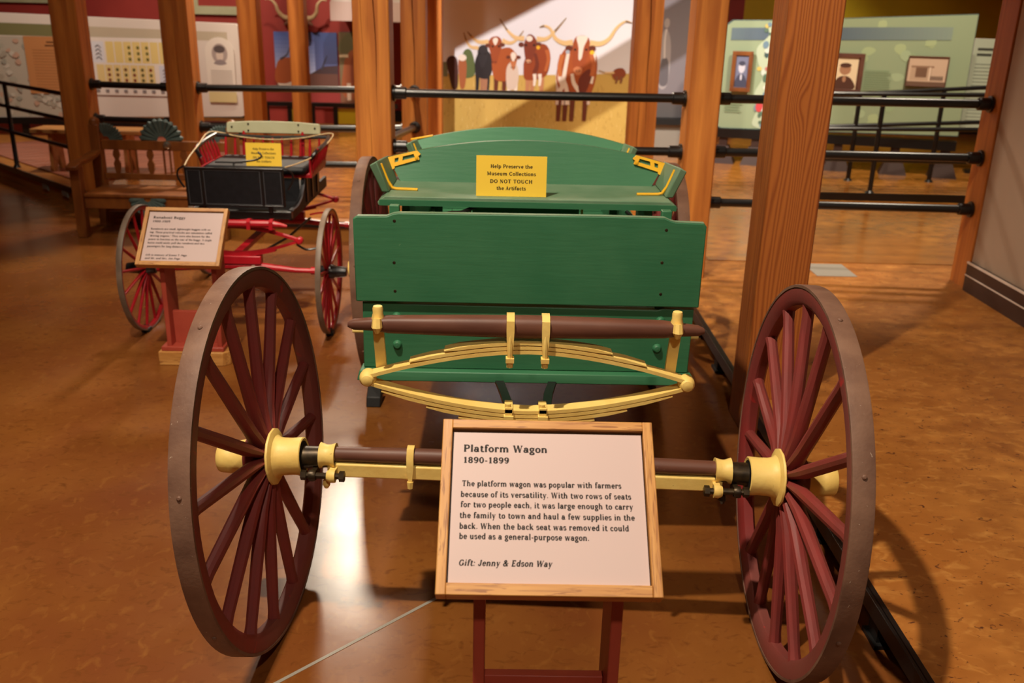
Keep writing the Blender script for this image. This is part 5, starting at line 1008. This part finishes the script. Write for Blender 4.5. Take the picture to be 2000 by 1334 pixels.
# pictures on the red wall
sk, o = plank_panel('sky_picture', 'picture of a brown cow under a stormy blue sky on the red wall', 'picture', (-2.95, 12.559, 0), 0, [(-0.02, 0.55), (0.79, 0.55), (0.79, 1.245), (-0.02, 1.235)], 'grey_trim', 0.04)
pr = Print()
for i in range(10):
    t = i / 9; pr.rect(-0.018, 0.72 + 0.052 * i, 0.5, 0.774 + 0.052 * i, [int(a + (b - a) * t) for a, b in zip((178, 186, 222), (84, 104, 176))]); pr.k -= 1; pr.rect(0.5, 0.72 + 0.052 * i, 0.788, 0.774 + 0.052 * i, [int(a + (b - a) * t) for a, b in zip((92, 96, 140), (74, 92, 150))])
pr.k += 1; pr.poly([(0.42, 0.72), (0.788, 0.72), (0.788, 0.84), (0.6, 0.82)], (70, 50, 52)); pr.rect(-0.018, 0.552, 0.788, 0.73, (104, 66, 54)); pr.blob([(-0.01, 0.6), (0.0, 0.84), (0.1, 0.92), (0.28, 0.9), (0.33, 0.74), (0.3, 0.6)], (168, 84, 40)); pr.blob([(0.0, 0.6), (0.1, 0.6), (0.2, 0.63), (0.16, 0.57), (0.05, 0.56)], (226, 206, 190)); pr.stroke([(0.05, 0.9), (0.14, 0.96), (0.18, 1.06)], (0.03, 0.006), (70, 60, 66)); pr.stroke([(0.58, 0.78), (0.62, 0.88), (0.66, 0.96)], (0.03, 0.006), (60, 56, 70)); pr.build('picture', o)
ck, o = plank_panel('cow_picture', 'tall picture of a brown cow facing forward on the red wall', 'picture', (-2.95, 12.559, 0), 0, [(0.81, 0.36), (1.5, 0.36), (1.5, 1.29), (0.81, 1.25)], 'grey_trim', 0.04)
pr = Print(); pr.rect(0.812, 0.362, 1.498, 1.25, (118, 100, 68)); pr.blob([(0.83, 1.0), (0.9, 1.22), (1.1, 1.25), (1.3, 1.2), (1.4, 1.0)], (104, 98, 62)); pr.rect(0.812, 0.362, 1.498, 0.5, (130, 84, 58)); pr.blob([(0.86, 0.45), (0.86, 0.8), (0.92, 0.98), (1.05, 1.06), (1.18, 0.98), (1.24, 0.8), (1.24, 0.45)], (160, 84, 44)); pr.blob([(0.97, 0.6), (0.96, 0.9), (1.05, 1.02), (1.14, 0.9), (1.13, 0.6)], (136, 62, 30)); pr.stroke([(0.93, 0.96), (0.86, 0.96), (0.815, 0.955)], (0.04, 0.03), (222, 200, 160)); pr.stroke([(1.17, 0.96), (1.28, 0.97), (1.36, 1.0)], (0.04, 0.02), (222, 200, 160)); pr.rect(0.9, 0.40, 0.95, 0.62, (214, 180, 150)); pr.rect(1.13, 0.40, 1.18, 0.62, (214, 180, 150)); pr.build('picture', o)
# longhorn skull mount
sm = thing('longhorn_mount', 'mounted longhorn head with long pale horns on the red wall', 'trophy', (-2.60, 12.45, 1.32))
MB().lathe([(-0.22, 0.03), (-0.2, 0.055), (-0.1, 0.075), (0.02, 0.085), (0.148, 0.085)], 14, 'y', (-2.60, 12.45, 1.34)).build('head', 'hide', sm)
for s in (-1, 1):
    m = MB(); P = spline([(-2.60 + s * 0.05, 12.42, 1.42), (-2.60 + s * 0.16, 12.38, 1.415), (-2.60 + s * 0.235, 12.34, 1.48), (-2.60 + s * 0.26, 12.3, 1.57), (-2.60 + s * 0.32, 12.28, 1.63), (-2.60 + s * 0.38, 12.28, 1.625)], 6); m.tube(P, [0.034 - 0.026 * k / (len(P) - 1) for k in range(len(P))], 10); m.build('horn', 'bone', sm)
    MB().tube([(-2.60 + s * 0.07, 12.42, 1.37), (-2.60 + s * 0.14, 12.38, 1.36), (-2.60 + s * 0.18, 12.36, 1.33)], [0.02, 0.03, 0.008], 8).build('ear', 'hide', sm)
# hung frames and soffit
for lb, xa, xb, zb in (('cream framed red banner high on the red wall, above the portrait panel', -4.0, -3.3, 1.43), ('cream framed red banner high on the red wall, above the map panel', -6.9, -5.75, 1.52)):
    t = thing('wall_banner', lb, 'banner', ((xa + xb) / 2, 12.58, zb)); MB().box(xa + 0.1, xb - 0.1, 12.57, 12.595, zb + 0.1, zb + 0.9).build('banner_field', 'wall_red', t)
    for (a, b, c, e) in ((xa, xb, zb, zb + 0.1), (xa, xb, zb + 0.9, zb + 1.0), (xa, xa + 0.1, zb + 0.1, zb + 0.9), (xb - 0.1, xb, zb + 0.1, zb + 0.9)): MB().box(a, b, 12.55, 12.597, c, e).build('banner_border', 'board_cream', t)
struct('trim_2', MB().box(-2.06, -1.0, 11.6, 12.6, 1.405, 1.62), 'plaster'); struct('trim_3', MB().box(-2.1, -1.0, 11.9, 12.6, 1.621, 1.9), 'white_wash')
# low display rail under the pictures
lr = thing('display_rail', 'low black display rail with yellow and red panels under the red wall pictures', 'display', (-2.2, 11.7, DK))
MB().box(-2.95, -1.3, 11.66, 11.74, 0.40, 0.45).build('beam', 'black_metal', lr)
for k, x in enumerate((-2.9, -2.62, -2.34, -2.06, -1.78, -1.5)):
    MB().box(x - 0.025, x + 0.025, 11.67, 11.73, DK, 0.40).build('leg', 'black_metal', lr)
for k, x in enumerate((-2.76, -2.48, -2.20, -1.92, -1.64)): MB().box(x - 0.11, x + 0.11, 11.69, 11.71, 0.20, 0.39).build('panel', ('wall_red', 'wall_yellow')[k % 2], lr)
